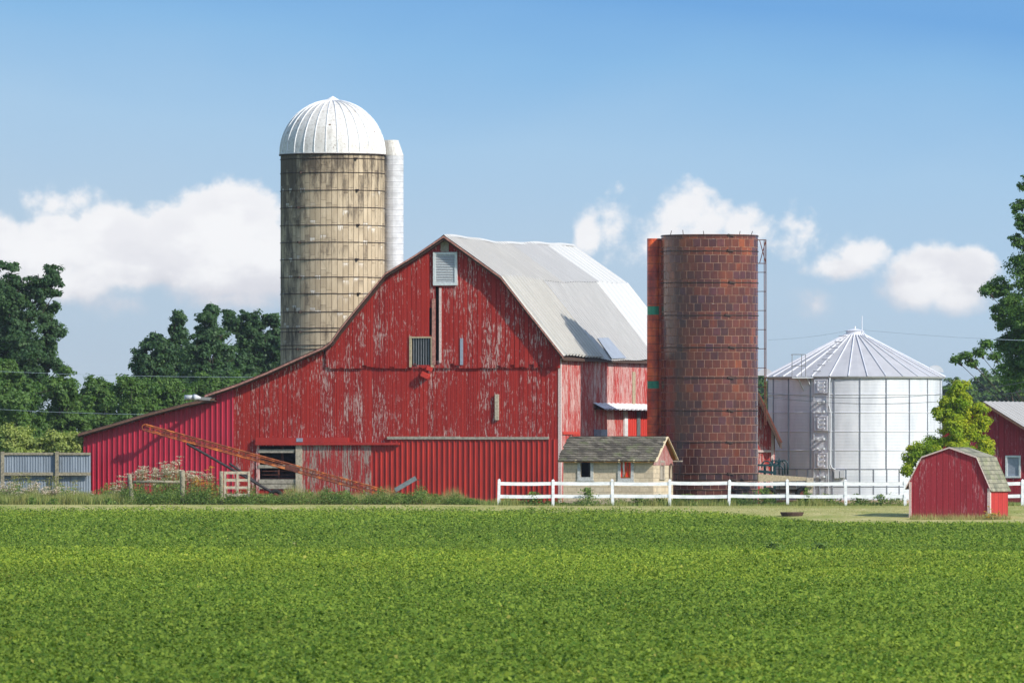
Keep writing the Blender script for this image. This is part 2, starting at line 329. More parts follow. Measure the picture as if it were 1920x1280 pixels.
leafmat('leaf_maple', (.26, .38, .02, 1), (.68, .62, .03, 1), (.28, .42, .03, 1), .5, 1.1)
leafmat('leaf_big', (.09, .19, .045, 1), (.20, .33, .06, 1))
leafmat('leaf_hazy', (.11, .17, .11, 1), (.15, .21, .12, 1))
leafmat('weed_leaf', (.12, .20, .045, 1), (.34, .36, .11, 1), (.30, .29, .09, 1), .3, 1.4)
leafmat('weed_dark', (.075, .155, .032, 1), (.25, .33, .07, 1), None, .3, 1.8)
leafmat('grass_dry', (.24, .26, .08, 1), (.52, .42, .18, 1), None, .3, .6)
leafmat('flower_cream', (.62, .56, .40, 1), (.70, .52, .44, 1), (.62, .60, .46, 1), .2)
leafmat('flower_yellow', (.70, .52, .02, 1), (.80, .30, .02, 1), None, .2)
def beanmat(t):
    at = t.node('ShaderNodeAttribute', {'attribute_name': 'rnd'}).outputs['Fac']; x, y, z = t.sep(t.co)
    n = t.noise(t.xyz(t.m('MULTIPLY', x, .10), t.m('MULTIPLY', y, .035), 0.), 1, 3, .5)
    a = t.mix(at, (.088, .185, .020, 1), (.32, .415, .052, 1))
    a = t.mix(t.step(n, .4, .62), a, t.mul(1., a, (.8, .82, .85, 1)))
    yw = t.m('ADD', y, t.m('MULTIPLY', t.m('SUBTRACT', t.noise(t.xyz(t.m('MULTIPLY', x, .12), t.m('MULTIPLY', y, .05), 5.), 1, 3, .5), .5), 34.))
    br = t.m('MAXIMUM', t.m('MULTIPLY', t.step(yw, -256., -236.), t.step(yw, -164., -176.)), t.m('MULTIPLY', t.step(yw, -60., -40.), .7))  # light and dark bands of the sloping field, painted into the leaf colour
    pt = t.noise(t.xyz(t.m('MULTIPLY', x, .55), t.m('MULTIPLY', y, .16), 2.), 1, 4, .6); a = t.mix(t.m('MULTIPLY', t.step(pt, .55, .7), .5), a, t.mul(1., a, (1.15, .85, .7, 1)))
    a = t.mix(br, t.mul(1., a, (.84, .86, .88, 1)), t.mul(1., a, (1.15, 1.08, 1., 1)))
    return t.mix(t.m('MULTIPLY', t.step(at, .993, .996), .5), a, (.42, .34, .10, 1))
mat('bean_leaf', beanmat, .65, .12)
def _translucent(m, k):
    t = N(m.node_tree); b = m.node_tree.nodes['Principled BSDF']; o = [n for n in t.n if n.type == 'OUTPUT_MATERIAL'][0]
    c = b.inputs['Base Color'].links[0].from_socket
    tr = t.node('ShaderNodeBsdfTranslucent', {}, {'Color': t.mul(1., c, (1., 1.05, .5, 1))}); mx = t.node('ShaderNodeMixShader', {}, {0: k})
    t.l.new(b.outputs[0], mx.inputs[1]); t.l.new(tr.outputs[0], mx.inputs[2]); t.l.new(mx.outputs[0], o.inputs[0])
_translucent(MAT['bean_leaf'], .3)
def groundm(t):
    x, y, z = t.sep(t.co)
    n = t.noise(t.co, .25, 6, .6); n2 = t.noise(t.xyz(t.m('MULTIPLY', x, 3.), t.m('MULTIPLY', y, .8), 0.), 1, 6, .7)
    a = t.mix(t.step(n, .35, .65), (.15, .20, .05, 1), (.22, .26, .07, 1)); return t.mix(t.step(n2, .4, .7), t.mul(1., a, (.7, .75, .6, 1)), a)
mat('ground_grass', groundm, .95, .1)
def trackm(t):
    x, y, z = t.sep(t.co); n2 = t.noise(t.xyz(t.m('MULTIPLY', x, 1.5), t.m('MULTIPLY', y, .5), 0.), 1, 6, .7); n3 = t.noise(t.xyz(t.m('MULTIPLY', x, .25), t.m('MULTIPLY', y, .12), 7.), 1, 5, .65)
    a = t.mix(t.step(n2, .35, .7), (.34, .34, .11, 1), (.50, .45, .20, 1)); a = t.mix(t.step(n3, .48, .6), a, (.28, .31, .08, 1))
    return t.mix(t.m('MULTIPLY', t.step(n3, .36, .28), .8), a, (.45, .36, .20, 1))
mat('mown_grass', trackm, .95, .1)
plain('field_soil', (.06, .11, .02, 1), .95, .4, 2, spec=.05)
# ---------------------------------------------------------------- mesh helpers
class MB:
    def __init__(s): s.v = []; s.f = []; s.uv = {}
    def add(s, vs, fs, M=None):
        o = len(s.v); s.v += [tuple(M @ Vector(v)) if M else tuple(v) for v in vs]; s.f += [tuple(i+o for i in f) for f in fs]; return s
    def box(s, x0, y0, z0, x1, y1, z1, M=None):
        return s.add([(x0,y0,z0),(x1,y0,z0),(x1,y1,z0),(x0,y1,z0),(x0,y0,z1),(x1,y0,z1),(x1,y1,z1),(x0,y1,z1)],
                     [(0,3,2,1),(4,5,6,7),(0,1,5,4),(1,2,6,5),(2,3,7,6),(3,0,4,7)], M)
    def bar(s, a, b, wdt, h, up=(0, 0, 1)):
        a, b = Vector(a), Vector(b); d = (b-a); L = d.length; d.normalize(); up = Vector(up)
        if abs(d.dot(up)) > .98: up = Vector((0, 1, 0))
        r = d.cross(up).normalized(); u = r.cross(d)
        M = Matrix((( d.x, r.x, u.x, a.x),(d.y, r.y, u.y, a.y),(d.z, r.z, u.z, a.z),(0,0,0,1)))
        return s.box(0, -wdt/2, -h/2, L, wdt/2, h/2, M)
    def tube(s, pts, rads, n=8, close=True):
        pts = [Vector(p) for p in pts]
        if not hasattr(rads, '__len__'): rads = [rads]*len(pts)
        o = len(s.v); pr = None
        for i, p in enumerate(pts):
            d = (pts[min(i+1, len(pts)-1)]-pts[max(i-1, 0)]).normalized()
            r = Vector((0, 0, 1)) if abs(d.z) < .9 else Vector((1, 0, 0))
            if pr is not None: r = pr
            a = (r-d*r.dot(d)).normalized(); b = d.cross(a); pr = a
            for k in range(n):
                t = 2*math.pi*k/n; s.v.append(tuple(p+(a*math.cos(t)+b*math.sin(t))*rads[i]))
        for i in range(len(pts)-1):
            for k in range(n):
                k2 = (k+1) % n; s.f.append((o+i*n+k, o+i*n+k2, o+(i+1)*n+k2, o+(i+1)*n+k))
        if close: s.f.append(tuple(o+k for k in range(n))[::-1]); s.f.append(tuple(o+(len(pts)-1)*n+k for k in range(n)))
        return s
    def ring(s, c, rad, tr, n=64, m=6, wob=0):
        o = len(s.v); c = Vector(c)
        for i in range(n):
            a = 2*math.pi*i/n; dzz = random.uniform(-wob, wob)
            for k in range(m):
                b = 2*math.pi*k/m; rr = rad+tr*math.cos(b)
                s.v.append((c.x+rr*math.cos(a), c.y+rr*math.sin(a), c.z+dzz+tr*math.sin(b)))
        for i in range(n):
            for k in range(m): s.f.append((o+i*m+k, o+((i+1)%n)*m+k, o+((i+1)%n)*m+(k+1)%m, o+i*m+(k+1)%m))
        return s
    def lathe(s, prof, n=72, c=(0, 0), a0=0, a1=2*math.pi, uvr=None):
        """prof: (r, z) list; records uv = (angle * r0 measured from the camera side, z)"""
        o = len(s.v); full = abs(a1-a0-2*math.pi) < 1e-6; cols = n+1
        for i in range(cols):
            a = a0+(a1-a0)*i/n
            for (r, z) in prof: s.v.append((c[0]+r*math.sin(a), c[1]-r*math.cos(a), z))
        m = len(prof)
        for i in range(n):
            for j in range(m-1):
                f = (o+i*m+j, o+(i+1)*m+j, o+(i+1)*m+j+1, o+i*m+j+1); s.f.append(f)
                if uvr:
                    A = [(a0+(a1-a0)*q/n)*uvr for q in (i, i+1)]
                    s.uv[len(s.f)-1] = [(A[0], prof[j][1]), (A[1], prof[j][1]), (A[1], prof[j+1][1]), (A[0], prof[j+1][1])]
        return s
    def prism(s, poly, y0, y1, M=None):
        """closed polygon in x,z pulled from y0 to y1"""
        n = len(poly); vs = [(x, y0, z) for x, z in poly]+[(x, y1, z) for x, z in poly]
        return s.add(vs, [tuple(range(n)), tuple(range(2*n-1, n-1, -1))]+[(i, i+n, (i+1) % n+n, (i+1) % n) for i in range(n)], M)
    def build(s, name, material, parent=None, smooth=False, label=None):
        me = bpy.data.meshes.new(name); me.from_pydata(s.v, [], s.f)
        if s.uv:
            ul = me.uv_layers.new(name='UVMap')
            for p in me.polygons:
                if p.index in s.uv:
                    for li, q in zip(p.loop_indices, s.uv[p.index]): ul.data[li].uv = q
        else:
            bm = bmesh.new(); bm.from_mesh(me); bmesh.ops.recalc_face_normals(bm, faces=bm.faces); bm.to_mesh(me); bm.free()
        me.materials.append(MAT[material]); me.update()
        if smooth: me.shade_smooth()
        o = bpy.data.objects.new(name, me); sc.collection.objects.link(o)
        if parent: o.parent = parent
        if label: o['label'] = label
        return o
def thing(name, label, cat, loc=(0, 0, 0), rz=0, group=None):
    o = bpy.data.objects.new(name, None); o.empty_display_size = .3; sc.collection.objects.link(o)
    o.location = loc; o.rotation_euler = (0, 0, rz); o['label'] = label; o['category'] = cat
    if group: o['group'] = group
    return o
def tag(o, label, cat, group=None, kind=None):
    o['label'] = label; o['category'] = cat
    if group: o['group'] = group
    if kind: o['kind'] = kind
    return o
def at(px, py, Y): s = (DC+Y)/F; return Vector(((px-960)*s, Y, CZ+(HY-py)*s))
def pxm(Y): return F/(DC+Y)
def quads(name, P0, Nn, size, material, parent=None, aspect=.62, rnd=None):
    """many leaf-sized faces as one mesh: centres P0, normals Nn"""
    n = len(P0); Nn = Nn/np.maximum(np.linalg.norm(Nn, axis=1, keepdims=True), 1e-6)
    r = rng.normal(size=(n, 3)); A = np.cross(Nn, r); A /= np.maximum(np.linalg.norm(A, axis=1, keepdims=True), 1e-6); B = np.cross(Nn, A)
    s = np.asarray(size).reshape(-1, 1)*np.ones((n, 1))*.5
    V = np.empty((n, 4, 3)); V[:, 0] = P0-A*s; V[:, 1] = P0-B*s*aspect+Nn*s*.25; V[:, 2] = P0+A*s; V[:, 3] = P0+B*s*aspect+Nn*s*.25
    return rawmesh(name, V.reshape(-1, 3), n, 4, material, parent, rnd)
def rawmesh(name, V, n, k, material, parent=None, rnd=None):
    me = bpy.data.meshes.new(name); me.vertices.add(n*k); me.vertices.foreach_set('co', V.astype(np.float32).ravel())
    me.loops.add(n*k); me.loops.foreach_set('vertex_index', np.arange(n*k, dtype=np.int32))
    me.polygons.add(n); me.polygons.foreach_set('loop_start', np.arange(0, n*k, k, dtype=np.int32)); me.polygons.foreach_set('loop_total', np.full(n, k, dtype=np.int32))
    me.update(calc_edges=True); a = me.attributes.new('rnd', 'FLOAT', 'FACE')
    a.data.foreach_set('value', (rng.random(n) if rnd is None else rnd).astype(np.float32))
    me.materials.append(MAT[material]); o = bpy.data.objects.new(name, me); sc.collection.objects.link(o)
    if parent: o.parent = parent
    return o
def sstep(v, a, b): t = np.clip((v-a)/(b-a), 0, 1); return t*t*(3-2*t)
# ---------------------------------------------------------------- terrain
def gh(x, y):
    x = np.asarray(x, float); y = np.asarray(y, float)
    right = sstep(x, 8, 14)
    a = .10-.06*sstep(x, -4, 3)
    drop = (.56+.30*right)*sstep(-y, 1.5, 24+14*right)
    far = sstep(-y, 45, 220)*.0
    und = .16*np.exp(-((y+208)/34.)**2)*(1+.15*np.sin(x*.11))-.22*np.exp(-((y+262)/26.)**2)*0-.20*np.exp(-((y+140)/46.)**2)
    return a-drop-far+und*sstep(-y, 40, 70)-.22*(1-right)*sstep(-y, 25, 130)
def edge(x): return -15-20*sstep(np.asarray(x, float), 7, 13)+.8*np.sin(np.asarray(x)*.7)
def grid(name, xs, ys, material, lift=0., clip=None):
    X, Y = np.meshgrid(xs, ys); Z = gh(X, Y)+lift; n, m = X.shape
    if clip is not None: Y = np.minimum(Y, clip(X)); Z = gh(X, Y)+lift
    V = np.stack([X, Y, Z], -1).reshape(-1, 3); f = [(i*m+j, i*m+j+1, (i+1)*m+j+1, (i+1)*m+j) for i in range(n-1) for j in range(m-1)]
    me = bpy.data.meshes.new(name); me.from_pydata(V.tolist(), [], f); me.materials.append(MAT[material]); me.shade_smooth()
    o = bpy.data.objects.new(name, me); sc.collection.objects.link(o); o['kind'] = 'structure'; return o
farx = [-2500, -1700, -1000, -400, -180, -90]; xs = farx+list(np.arange(-60, 60.1, 1.5))+[-v for v in farx[::-1]]
grid('ground', xs, [-2500, -900, -600]+list(np.arange(-500, 60.1, 2.))+[90, 150, 300, 700, 1400, 2500], 'ground_grass')
grid('field_soil', [-90]+list(np.arange(-60, 60.1, 1.5))+[90], list(np.arange(-440, -13, 1.5)), 'field_soil', .03, lambda X: edge(X))
grid('mown_track', np.arange(-60, 60.1, 1.5), np.arange(-19, -1.4, 1.), 'mown_grass', .012)
grid('lawn', np.arange(7, 60.1, 1.), np.arange(-42, -18.4, 1.), 'mown_grass', .016)
# ---------------------------------------------------------------- bean field: leaf faces, denser where nearer
def bean_field():
    P, Sz = [], []
    for (y0, y1, dens, sz, hh) in ((-345, -285, 380, .047, .20), (-285, -215, 270, .049, .20), (-215, -130, 160, .057, .20), (-130, -14, 90, .073, .22)):
        hw = max(960/F*(DC+y1)+7, 13)
        n = int((y1-y0)*2*hw*dens); x = rng.uniform(-hw, hw, n); y = rng.uniform(y0, y1, n)
        k = y < edge(x); x, y = x[k], y[k]
        # rows run across; plants bunch into clumps
        cl = np.sin(x*5.1+np.sin(y*3.7)*2.)*np.sin(y*4.3+np.sin(x*2.9)*2.)+.6*np.sin(x*1.3+y*.9)*np.sin(y*1.9-x*.6)
        hole = np.clip(np.sin(x*7.7+y*1.3)*np.sin(y*6.1-x*2.2)+.5*np.sin(x*3.1-y*2.7)-.75, 0, 1)*.35; top = .31+.085*cl+rng.normal(0, .03, len(x))-hole; z = gh(x, y)+top-np.abs(rng.normal(0, .5, len(x)))*hh*.85
        P.append(np.stack([x, y, z], 1)); Sz.append(sz*np.where(rng.random(len(x)) < .05, 1.7, 1.)*rng.uniform(.6, 1.4, len(x)))
    P = np.concatenate(P); Sz = np.concatenate(Sz); Nn = rng.normal(0, .55, P.shape); Nn[:, 2] += 1.0; Nn[:, 1] -= .25
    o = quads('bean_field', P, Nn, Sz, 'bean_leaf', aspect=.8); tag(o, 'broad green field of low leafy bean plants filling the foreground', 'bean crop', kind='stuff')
bean_field()
def leafy_blob(c, r, n, lsz, squash=1.):
    d = rng.normal(size=(n, 3)); d /= np.linalg.norm(d, axis=1, keepdims=True); rr = r*rng.uniform(.25, 1., (n, 1))**.5
    p = d*rr; p[:, 2] *= squash; return np.array(c)+p, d+rng.normal(0, .6, (n, 3))
# ---------------------------------------------------------------- trees
def tree(name, label, lobes, Y, material, leaf=.2, dens=1., base=None, cat='tree', group=None, depth=1.0, trunk_r=.3, clus=.24, squash=.95, fill=True):
    """lobes: (px, py, radius px). Leaves gather in clumps on every lobe; a limb reaches each lobe."""
    s = pxm(Y); cs = []
    bx = base if base is not None else sum(l[0] for l in lobes)/len(lobes)
    b = at(bx, HY, Y); b.z = float(gh(b.x, Y))
    t = thing(name, label, cat, b, 0, group)
    P, Nn, Rn = [], [], []
    if fill:
        ex = []
        for i, a in enumerate(lobes):
            near = sorted((math.hypot(a[0]-q[0], a[1]-q[1]), j) for j, q in enumerate(lobes) if j != i)[:2]
            for dd, j in near:
                q = lobes[j]; f = rng.uniform(.35, .65); ex.append((a[0]*f+q[0]*(1-f)+rng.normal(0, 3), a[1]*f+q[1]*(1-f)+rng.normal(0, 3), .72*(a[2]+q[2])/2))
        lobes = list(lobes)+ex
    for (px, py, rp) in lobes:
        r = rp/s; yo = rng.uniform(-1, 1)*min(2.2, r*1.1)*depth; c = np.array(at(px, py, Y+yo))-np.array(b); cs.append((c, r))
        r *= 1.1 if r > .7 else .95; nc = max(8, int(44*dens*(r/1.0)**1.8)); d = rng.normal(size=(nc, 3)); d /= np.linalg.norm(d, axis=1, keepdims=True)
        cc = c+d*(r*rng.uniform(.3, 1.15, (nc, 1)))*np.array([1, 1, squash])
        cr = np.minimum(max(.22, clus*r), .55)*rng.uniform(.6, 1.5, nc); m = int(56*dens)+8
        idx = np.repeat(np.arange(nc), m); q = rng.normal(size=(nc*m, 3)); q /= np.linalg.norm(q, axis=1, keepdims=True)
        p = cc[idx]+q*(cr[idx]*rng.uniform(.3, 1.15, nc*m))[:, None]*np.array([1.1, 1.1, .75])
        P.append(p); Nn.append(q*.6+d[idx]*.35+rng.normal(0, .45, p.shape)+np.array([0, 0, .5])); Rn.append(np.clip(rng.random(nc)[idx]*.6+rng.random(nc*m)*.4, 0, 1))
    P = np.concatenate(P); Nn = np.concatenate(Nn); k = P[:, 2] > .05
    quads('crown', P[k], Nn[k], leaf*rng.uniform(.6, 1.4, k.sum()), material, t, rnd=np.concatenate(Rn)[k])
    cs.sort(key=lambda c: c[0][2]); mid = np.mean([c[0] for c in cs], axis=0); topz = cs[-1][0][2]
    mb = MB(); z0 = max(.8, cs[0][0][2]*.55); tip = np.array((cs[-1][0][0]*.6, cs[-1][0][1]*.6, topz*.7))
    mb.tube([(0, 0, -.1), (0, 0, z0*.5), (mid[0]*.3, mid[1]*.3, z0), tuple(tip*.6+mid*.12), tuple(tip)], [trunk_r*1.25, trunk_r, trunk_r*.8, trunk_r*.4, .03], 8)
    mb.build('trunk', 'bark', t, True)
    lb = MB()
    for (c, r) in cs:
        zs = min(max(z0*.8, c[2]-2.2-abs(c[0])*.4), c[2]*.8); a = np.array((mid[0]*.3*zs/max(z0, .1)*.5, 0, zs)); q = a*.45+c*.55+np.array((0, 0, -.15*r))
        lb.tube([tuple(a), tuple(q), tuple(c)], [trunk_r*.2, trunk_r*.09, .015], 5)
        for _ in range(3):
            e = c+rng.normal(0, .5, 3)*r; lb.tube([tuple(c*.8+q*.2), tuple(e)], [.05, .015], 4)
    if len(lobes) > 5: lb.build('limbs', 'bark', t)
    return t
G = 'trees behind the farm'
tree('broadleaf_tree', 'tallest dark tree at the far left edge with an open ragged crown', [(15,508,22),(98,512,20),(62,545,26),(106,545,13),(20,570,36),(88,595,30),(104,625,17),(40,640,40),(-5,620,36),(80,660,24),(60,710,34),(110,690,11),(20,700,40),(-30,560,40),(-25,700,50),(20,790,60)], 120, 'leaf_dark', .185, .9, 10, 'tree', G, trunk_r=.45)
tree('broadleaf_tree', 'dark tree left of the concrete silo, leftmost of its clump', [(266,660,16),(290,632,15),(305,668,30),(335,612,17),(330,650,30),(290,700,36),(335,700,36),(255,690,12),(320,760,50),(335,590,8)], 150, 'leaf_dark', .185, .9, 315, 'tree', G)
tree('broadleaf_tree', 'dark tall tree at the middle of the clump beside the concrete silo', [(392,592,17),(388,625,24),(415,650,26),(368,660,26),(380,700,34),(420,710,34),(395,575,7),(400,770,50)], 140, 'leaf_dark', .185, .9, 395, 'tree', G)
tree('broadleaf_tree', 'dark tree standing right against the concrete silo edge', [(430,590,13),(438,612,22),(476,602,18),(468,640,30),(500,640,20),(512,596,9),(505,670,26),(450,690,36),(490,700,36),(520,620,9),(530,650,22),(470,760,50),(560,720,50),(640,740,50)], 155, 'leaf_dark', .185, .9, 480, 'tree', G)
row = [([(10,700,30),(40,735,34),(5,760,50),(55,790,30),(10,680,16)], 'lighter green drooping tree low at the far left'),
 ([(118,695,18),(108,730,32),(130,765,36),(95,790,36),(140,800,30)], 'pointed green tree rising beside the tall left tree'),
 ([(178,722,22),(205,745,34),(175,775,36),(215,800,36),(160,745,20)], 'rounded green tree in the low row, second from the pointed one'),
 ([(240,712,18),(262,740,32),(245,775,36),(285,790,30),(222,728,14)], 'green tree above the low end of the crimson shed roof'),
 ([(312,722,24),(330,750,34),(300,775,34),(350,770,30),(290,730,18)], 'green tree above the middle of the crimson shed roof'),
 ([(385,715,22),(400,745,34),(430,725,26),(470,740,36),(365,735,20),(520,740,40)], 'green tree behind the yard lamp and shed roof step')]
for i, (lb, tx) in enumerate(row): tree('broadleaf_tree', tx, [(a, b, r) for a, b, r in lb]+[(lb[1][0], 830, 46)], 95+6*(i % 3), 'leaf_mid', .18, .9, None, 'tree', G, squash=.8)
for i, (lb, tx) in enumerate([([(12,812,16),(45,815,14),(25,835,26),(70,838,18)], 'pale yellow-green shrub at the left frame edge behind the grey fence'),
  ([(100,820,16),(85,838,18),(120,832,16),(110,845,16)], 'pale yellow-green shrub behind the grey fence beside the tall post'),
  ([(140,822,13),(132,836,14),(146,838,10)], 'pale yellow-green shrub touching the crimson shed corner')]):
    tree('shrub', tx, lb+[(lb[1][0], 870, 30)], 14, 'leaf_light', .12, 1.3, None, 'shrub', 'shrubs behind the grey fence', trunk_r=.06)
tree('broadleaf_tree', 'large tree at the right frame edge with leafy boughs cut by the frame', [(1912,385,16),(1922,420,20),(1910,450,12),(1930,345,20),(1912,490,14),(1925,520,22),(1868,535,18),(1850,545,8),(1890,560,24),(1905,600,34),(1875,590,18),(1925,640,46),(1885,640,18),(1930,690,44),(1908,690,16),(1960,500,60),(1980,600,70),(1990,420,60),(1990,700,60)], 74, 'leaf_big', .15, 1.2, 2010, 'tree', None, .8, .3, fill=False)
tree('broadleaf_tree', 'sparse leaning tree behind the right red building, bough reaching toward the bin', [(1790,672,9),(1812,668,9),(1835,660,11),(1850,645,9),(1862,668,9),(1822,680,6),(1880,690,12),(1905,715,20),(1930,700,30)], 90, 'leaf_big', .15, .9, 1960, 'tree', None, .5, .2, squash=.5, fill=False)
for lb, tx in [([(1790,735,22),(1775,750,26),(1800,770,30),(1820,740,26)], 'hazy far tree just right of the grain bin roof'),
               ([(1850,722,26),(1870,740,30),(1845,760,30),(1830,735,22)], 'hazy far tree above the right red building gable'),
               ([(1895,725,26),(1925,715,30),(1900,755,36),(1940,760,36)], 'hazy far tree at the right frame edge above the metal roof'),
               ([(1425,715,16),(1432,745,20),(1410,720,20),(1400,760,24)], 'hazy far tree glimpsed between the tile silo and the grain bin')]:
    tree('broadleaf_tree', tx, lb+[(lb[1][0]+10, 820, 50)], 800, 'leaf_mid', .5, .35, None, 'tree', G)
tree('maple_tree', 'young yellow-green maple behind the small gambrel shed', [(1800,722,11),(1795,740,18),(1778,752,14),(1812,748,12),(1770,775,20),(1803,778,24),(1835,768,13),(1788,800,24),(1825,802,22),(1845,788,8),(1800,830,28),(1845,832,15),(1755,828,16),(1718,838,12),(1730,850,18),(1708,862,14),(1760,860,26),(1800,870,30),(1840,862,20),(1700,880,9),(1745,885,22)], 4, 'leaf_maple', .11, 2.0, 1795, 'tree', None, .7, .09, .3, fill=False)
# ---------------------------------------------------------------- board walls
def wall(mb, cols, zb, zt, holes, xf):
    hx = sorted({h[0] for h in holes}|{h[1] for h in holes}); out = []
    for i in range(len(cols)):
        out.append(cols[i])
        if i+1 < len(cols):
            (a, da), (b, db) = cols[i], cols[i+1]
            out += [(x, da+(db-da)*(x-a)/(b-a)) for x in hx if a+1e-5 < x < b-1e-5]
    zbf = zb if callable(zb) else (lambda x: zb)
    for (a, da), (b, db) in zip(out, out[1:]):
        m = (a+b)/2; ta, tb = zt(a), zt(b); z0 = zbf(m); cuts = sorted((h[2], h[3]) for h in holes if h[0] < m < h[1])
        segs = []; z = z0
        for (c0, c1) in cuts:
            if c0 > z: segs.append((z, c0))
            z = max(z, c1)
        segs.append((z, None))
        for (s0, s1) in segs:
            e0, e1 = (ta, tb) if s1 is None else (min(s1, ta), min(s1, tb))
            if max(e0, e1) <= s0+1e-4: continue
            e0, e1 = max(e0, s0), max(e1, s0)
            mb.add([xf(a, da, s0), xf(b, db, s0), xf(b, db, e1), xf(a, da, e0)], [(0, 1, 2, 3)])
def boards(x0, x1, bw=.22, gap=.018, jit=.012):
    c = []; x = x0
    while x < x1-1e-4:
        e = min(x+bw*random.uniform(.9, 1.1), x1); d = random.uniform(0, jit); c += [(x, d), (e-gap, d), (e-gap+1e-4, -.015), (e-1e-4, -.015)]; x = e
    return c
def ribs(x0, x1, p=.24, h=.035):
    c = []; x = x0
    while x < x1-.02: c += [(x, 0), (x+p*.62, 0), (x+p*.72, h), (x+p*.86, h), (x+p*.96, 0)]; x += p
    return [q for q in c if q[0] < x1]+[(x1, 0)]
def interp(pts): xs_ = [p[0] for p in pts]; zs_ = [p[1] for p in pts]; return lambda x: float(np.interp(x, xs_, zs_))
def roof_sheet(mb, prof, y0, y1, p=.35, h=.04, sag=None, lift=0.):
    """ribbed sheet: profile (x,z) pulled along y, ribs running down the slope"""
    ys = []; y = y0
    while y < y1-1e-3: ys += [(y, 0), (y+p*.52, 0), (y+p*.53, h), (y+p*.8, h*.9)]; y += p
    ys = [q for q in ys if q[0] < y1]+[(y1, 0)]; nrm = []
    fine = []
    for a, b in zip(prof, prof[1:]):
        for k in range(6): fine.append((a[0]+(b[0]-a[0])*k/6, a[1]+(b[1]-a[1])*k/6))
    fine.append(prof[-1]); n = len(fine); o = len(mb.v)
    for (y, d) in ys:
        for i, (x, z) in enumerate(fine):
            a, b = fine[max(0, i-1)], fine[min(n-1, i+1)]; t = Vector((b[0]-a[0], b[1]-a[1])).normalized(); k = (d+lift)
            s_ = sag(x, y) if sag else 0
            mb.v.append((x-t.y*k, y, z+t.x*k+s_))
    for i in range(len(ys)-1):
        for j in range(n-1): mb.f.append((o+i*n+j, o+i*n+j+1, o+(i+1)*n+j+1, o+(i+1)*n+j))
class Frame:
    """a building's own frame: origin on the ground, x along its front, y into its depth"""
    def __init__(s, px, Y, th, z=None):
        s.o = at(px, HY, Y); s.o.z = float(gh(s.o.x, Y)) if z is None else z; s.th = th; s.u = Vector((math.cos(th), -math.sin(th))); s.v = Vector((math.sin(th), math.cos(th)))
    def ray(s, px, py): return Vector(((px-960)/F, 1., (HY-py)/F))
    def front(s, px, py, off=0.):
        d = s.ray(px, py); c = Vector((0, -DC)); q = Vector((s.o.x, s.o.y))-s.v*off
        t = (q-c).dot(s.v)/Vector((d.x, d.y)).dot(s.v); p = c+Vector((d.x, d.y))*t
        return (p-Vector((s.o.x, s.o.y))).dot(s.u), CZ+d.z*t-s.o.z
    def side(s, px, py, x=0.):
        d = s.ray(px, py); c = Vector((0, -DC)); q = Vector((s.o.x, s.o.y))+s.u*x
        t = (q-c).dot(s.u)/Vector((d.x, d.y)).dot(s.u); p = c+Vector((d.x, d.y))*t
        return (p-Vector((s.o.x, s.o.y))).dot(s.v), CZ+d.z*t-s.o.z
# ================================================================ the big red barn
B = Frame(1051, 8, R(15)); OV = .5
barn = thing('barn', 'big red gambrel barn with peeling boards, white metal roof and crimson lean-to', 'barn', B.o, -B.th)
fx = lambda px, py=800, off=0: B.front(px, py, off)[0]
fz = lambda px, py, off=0: B.front(px, py, off)[1]
def rect(px0, px1, py0, py1, off=0):
    x0, z1 = B.front(px0, py0, off); x1, z0 = B.front(px1, py1, off); return (x0, x1, z0, z1)
main = [B.front(a, b, OV) for a, b in [(384,740),(443,720),(500,697),(557,671),(606,650),(620,640),(637,616),(661,586),(689,552),(722,511),(778,477),(832,441),(938,517),(1056,667)]]
low = [B.front(a, b, OV) for a, b in [(146,813),(207,796),(270,777),(350,756),(402,746)]]
gam = main[5:]; lean = main[:6]
mf, lf = interp(main), interp(low)
xC, xL, xS, xA = 0., fx(612, 650), fx(438), fx(157)          # right corner, gambrel left wall, end of board wall, far left corner
xA2 = fx(395)
ztop = lambda x: (mf(x) if x > xA2 else lf(x))-.10
FR = lambda x, d, z: (x, -d, z)
LEN, LD = 22.3, 8.6
op = rect(487, 556, 836, 916); 
jag0 = fz(900, 690)
jrand = {}
def jag(x):
    k = round(x/.11); 
    if k not in jrand: jrand[k] = random.choice([0, 0, .03, .08, .14, .24])*random.random()
    return jag0+jrand[k]+.012*math.sin(x*2)-.02*(x-xL)/11*0
mb = MB(); wall(mb, boards(xS, xC, .215), -.1, lambda x: min(ztop(x), jag0+.35) if x > xL else ztop(x), [op], FR)
mb.build('board_wall', 'barn_boards', barn)
h1, h2, hw_ = rect(818, 824, 537, 684), rect(806, 811, 577, 628), rect(770, 812, 631, 684)
mb = MB(); wall(mb, boards(xL, xC, .215, .018, .016), jag, ztop, [h1, h2, hw_], lambda x, d, z: (x, -.09-d, z))
for k in range(80):   # ragged lower lip of the overlapping gable boards
    x = xL+(xC-xL)*k/80; mb.box(x, -.09, jag(x)-.002, x+(xC-xL)/80-.01, -.03, jag(x)+.02)
mb.build('gable_boards', 'barn_boards', barn)
mb = MB(); wall(mb, ribs(xA, xS, .245, .04), -.1, ztop, [], lambda x, d, z: (x, -.01-d, z)); mb.build('crimson_siding', 'crimson_metal', barn)
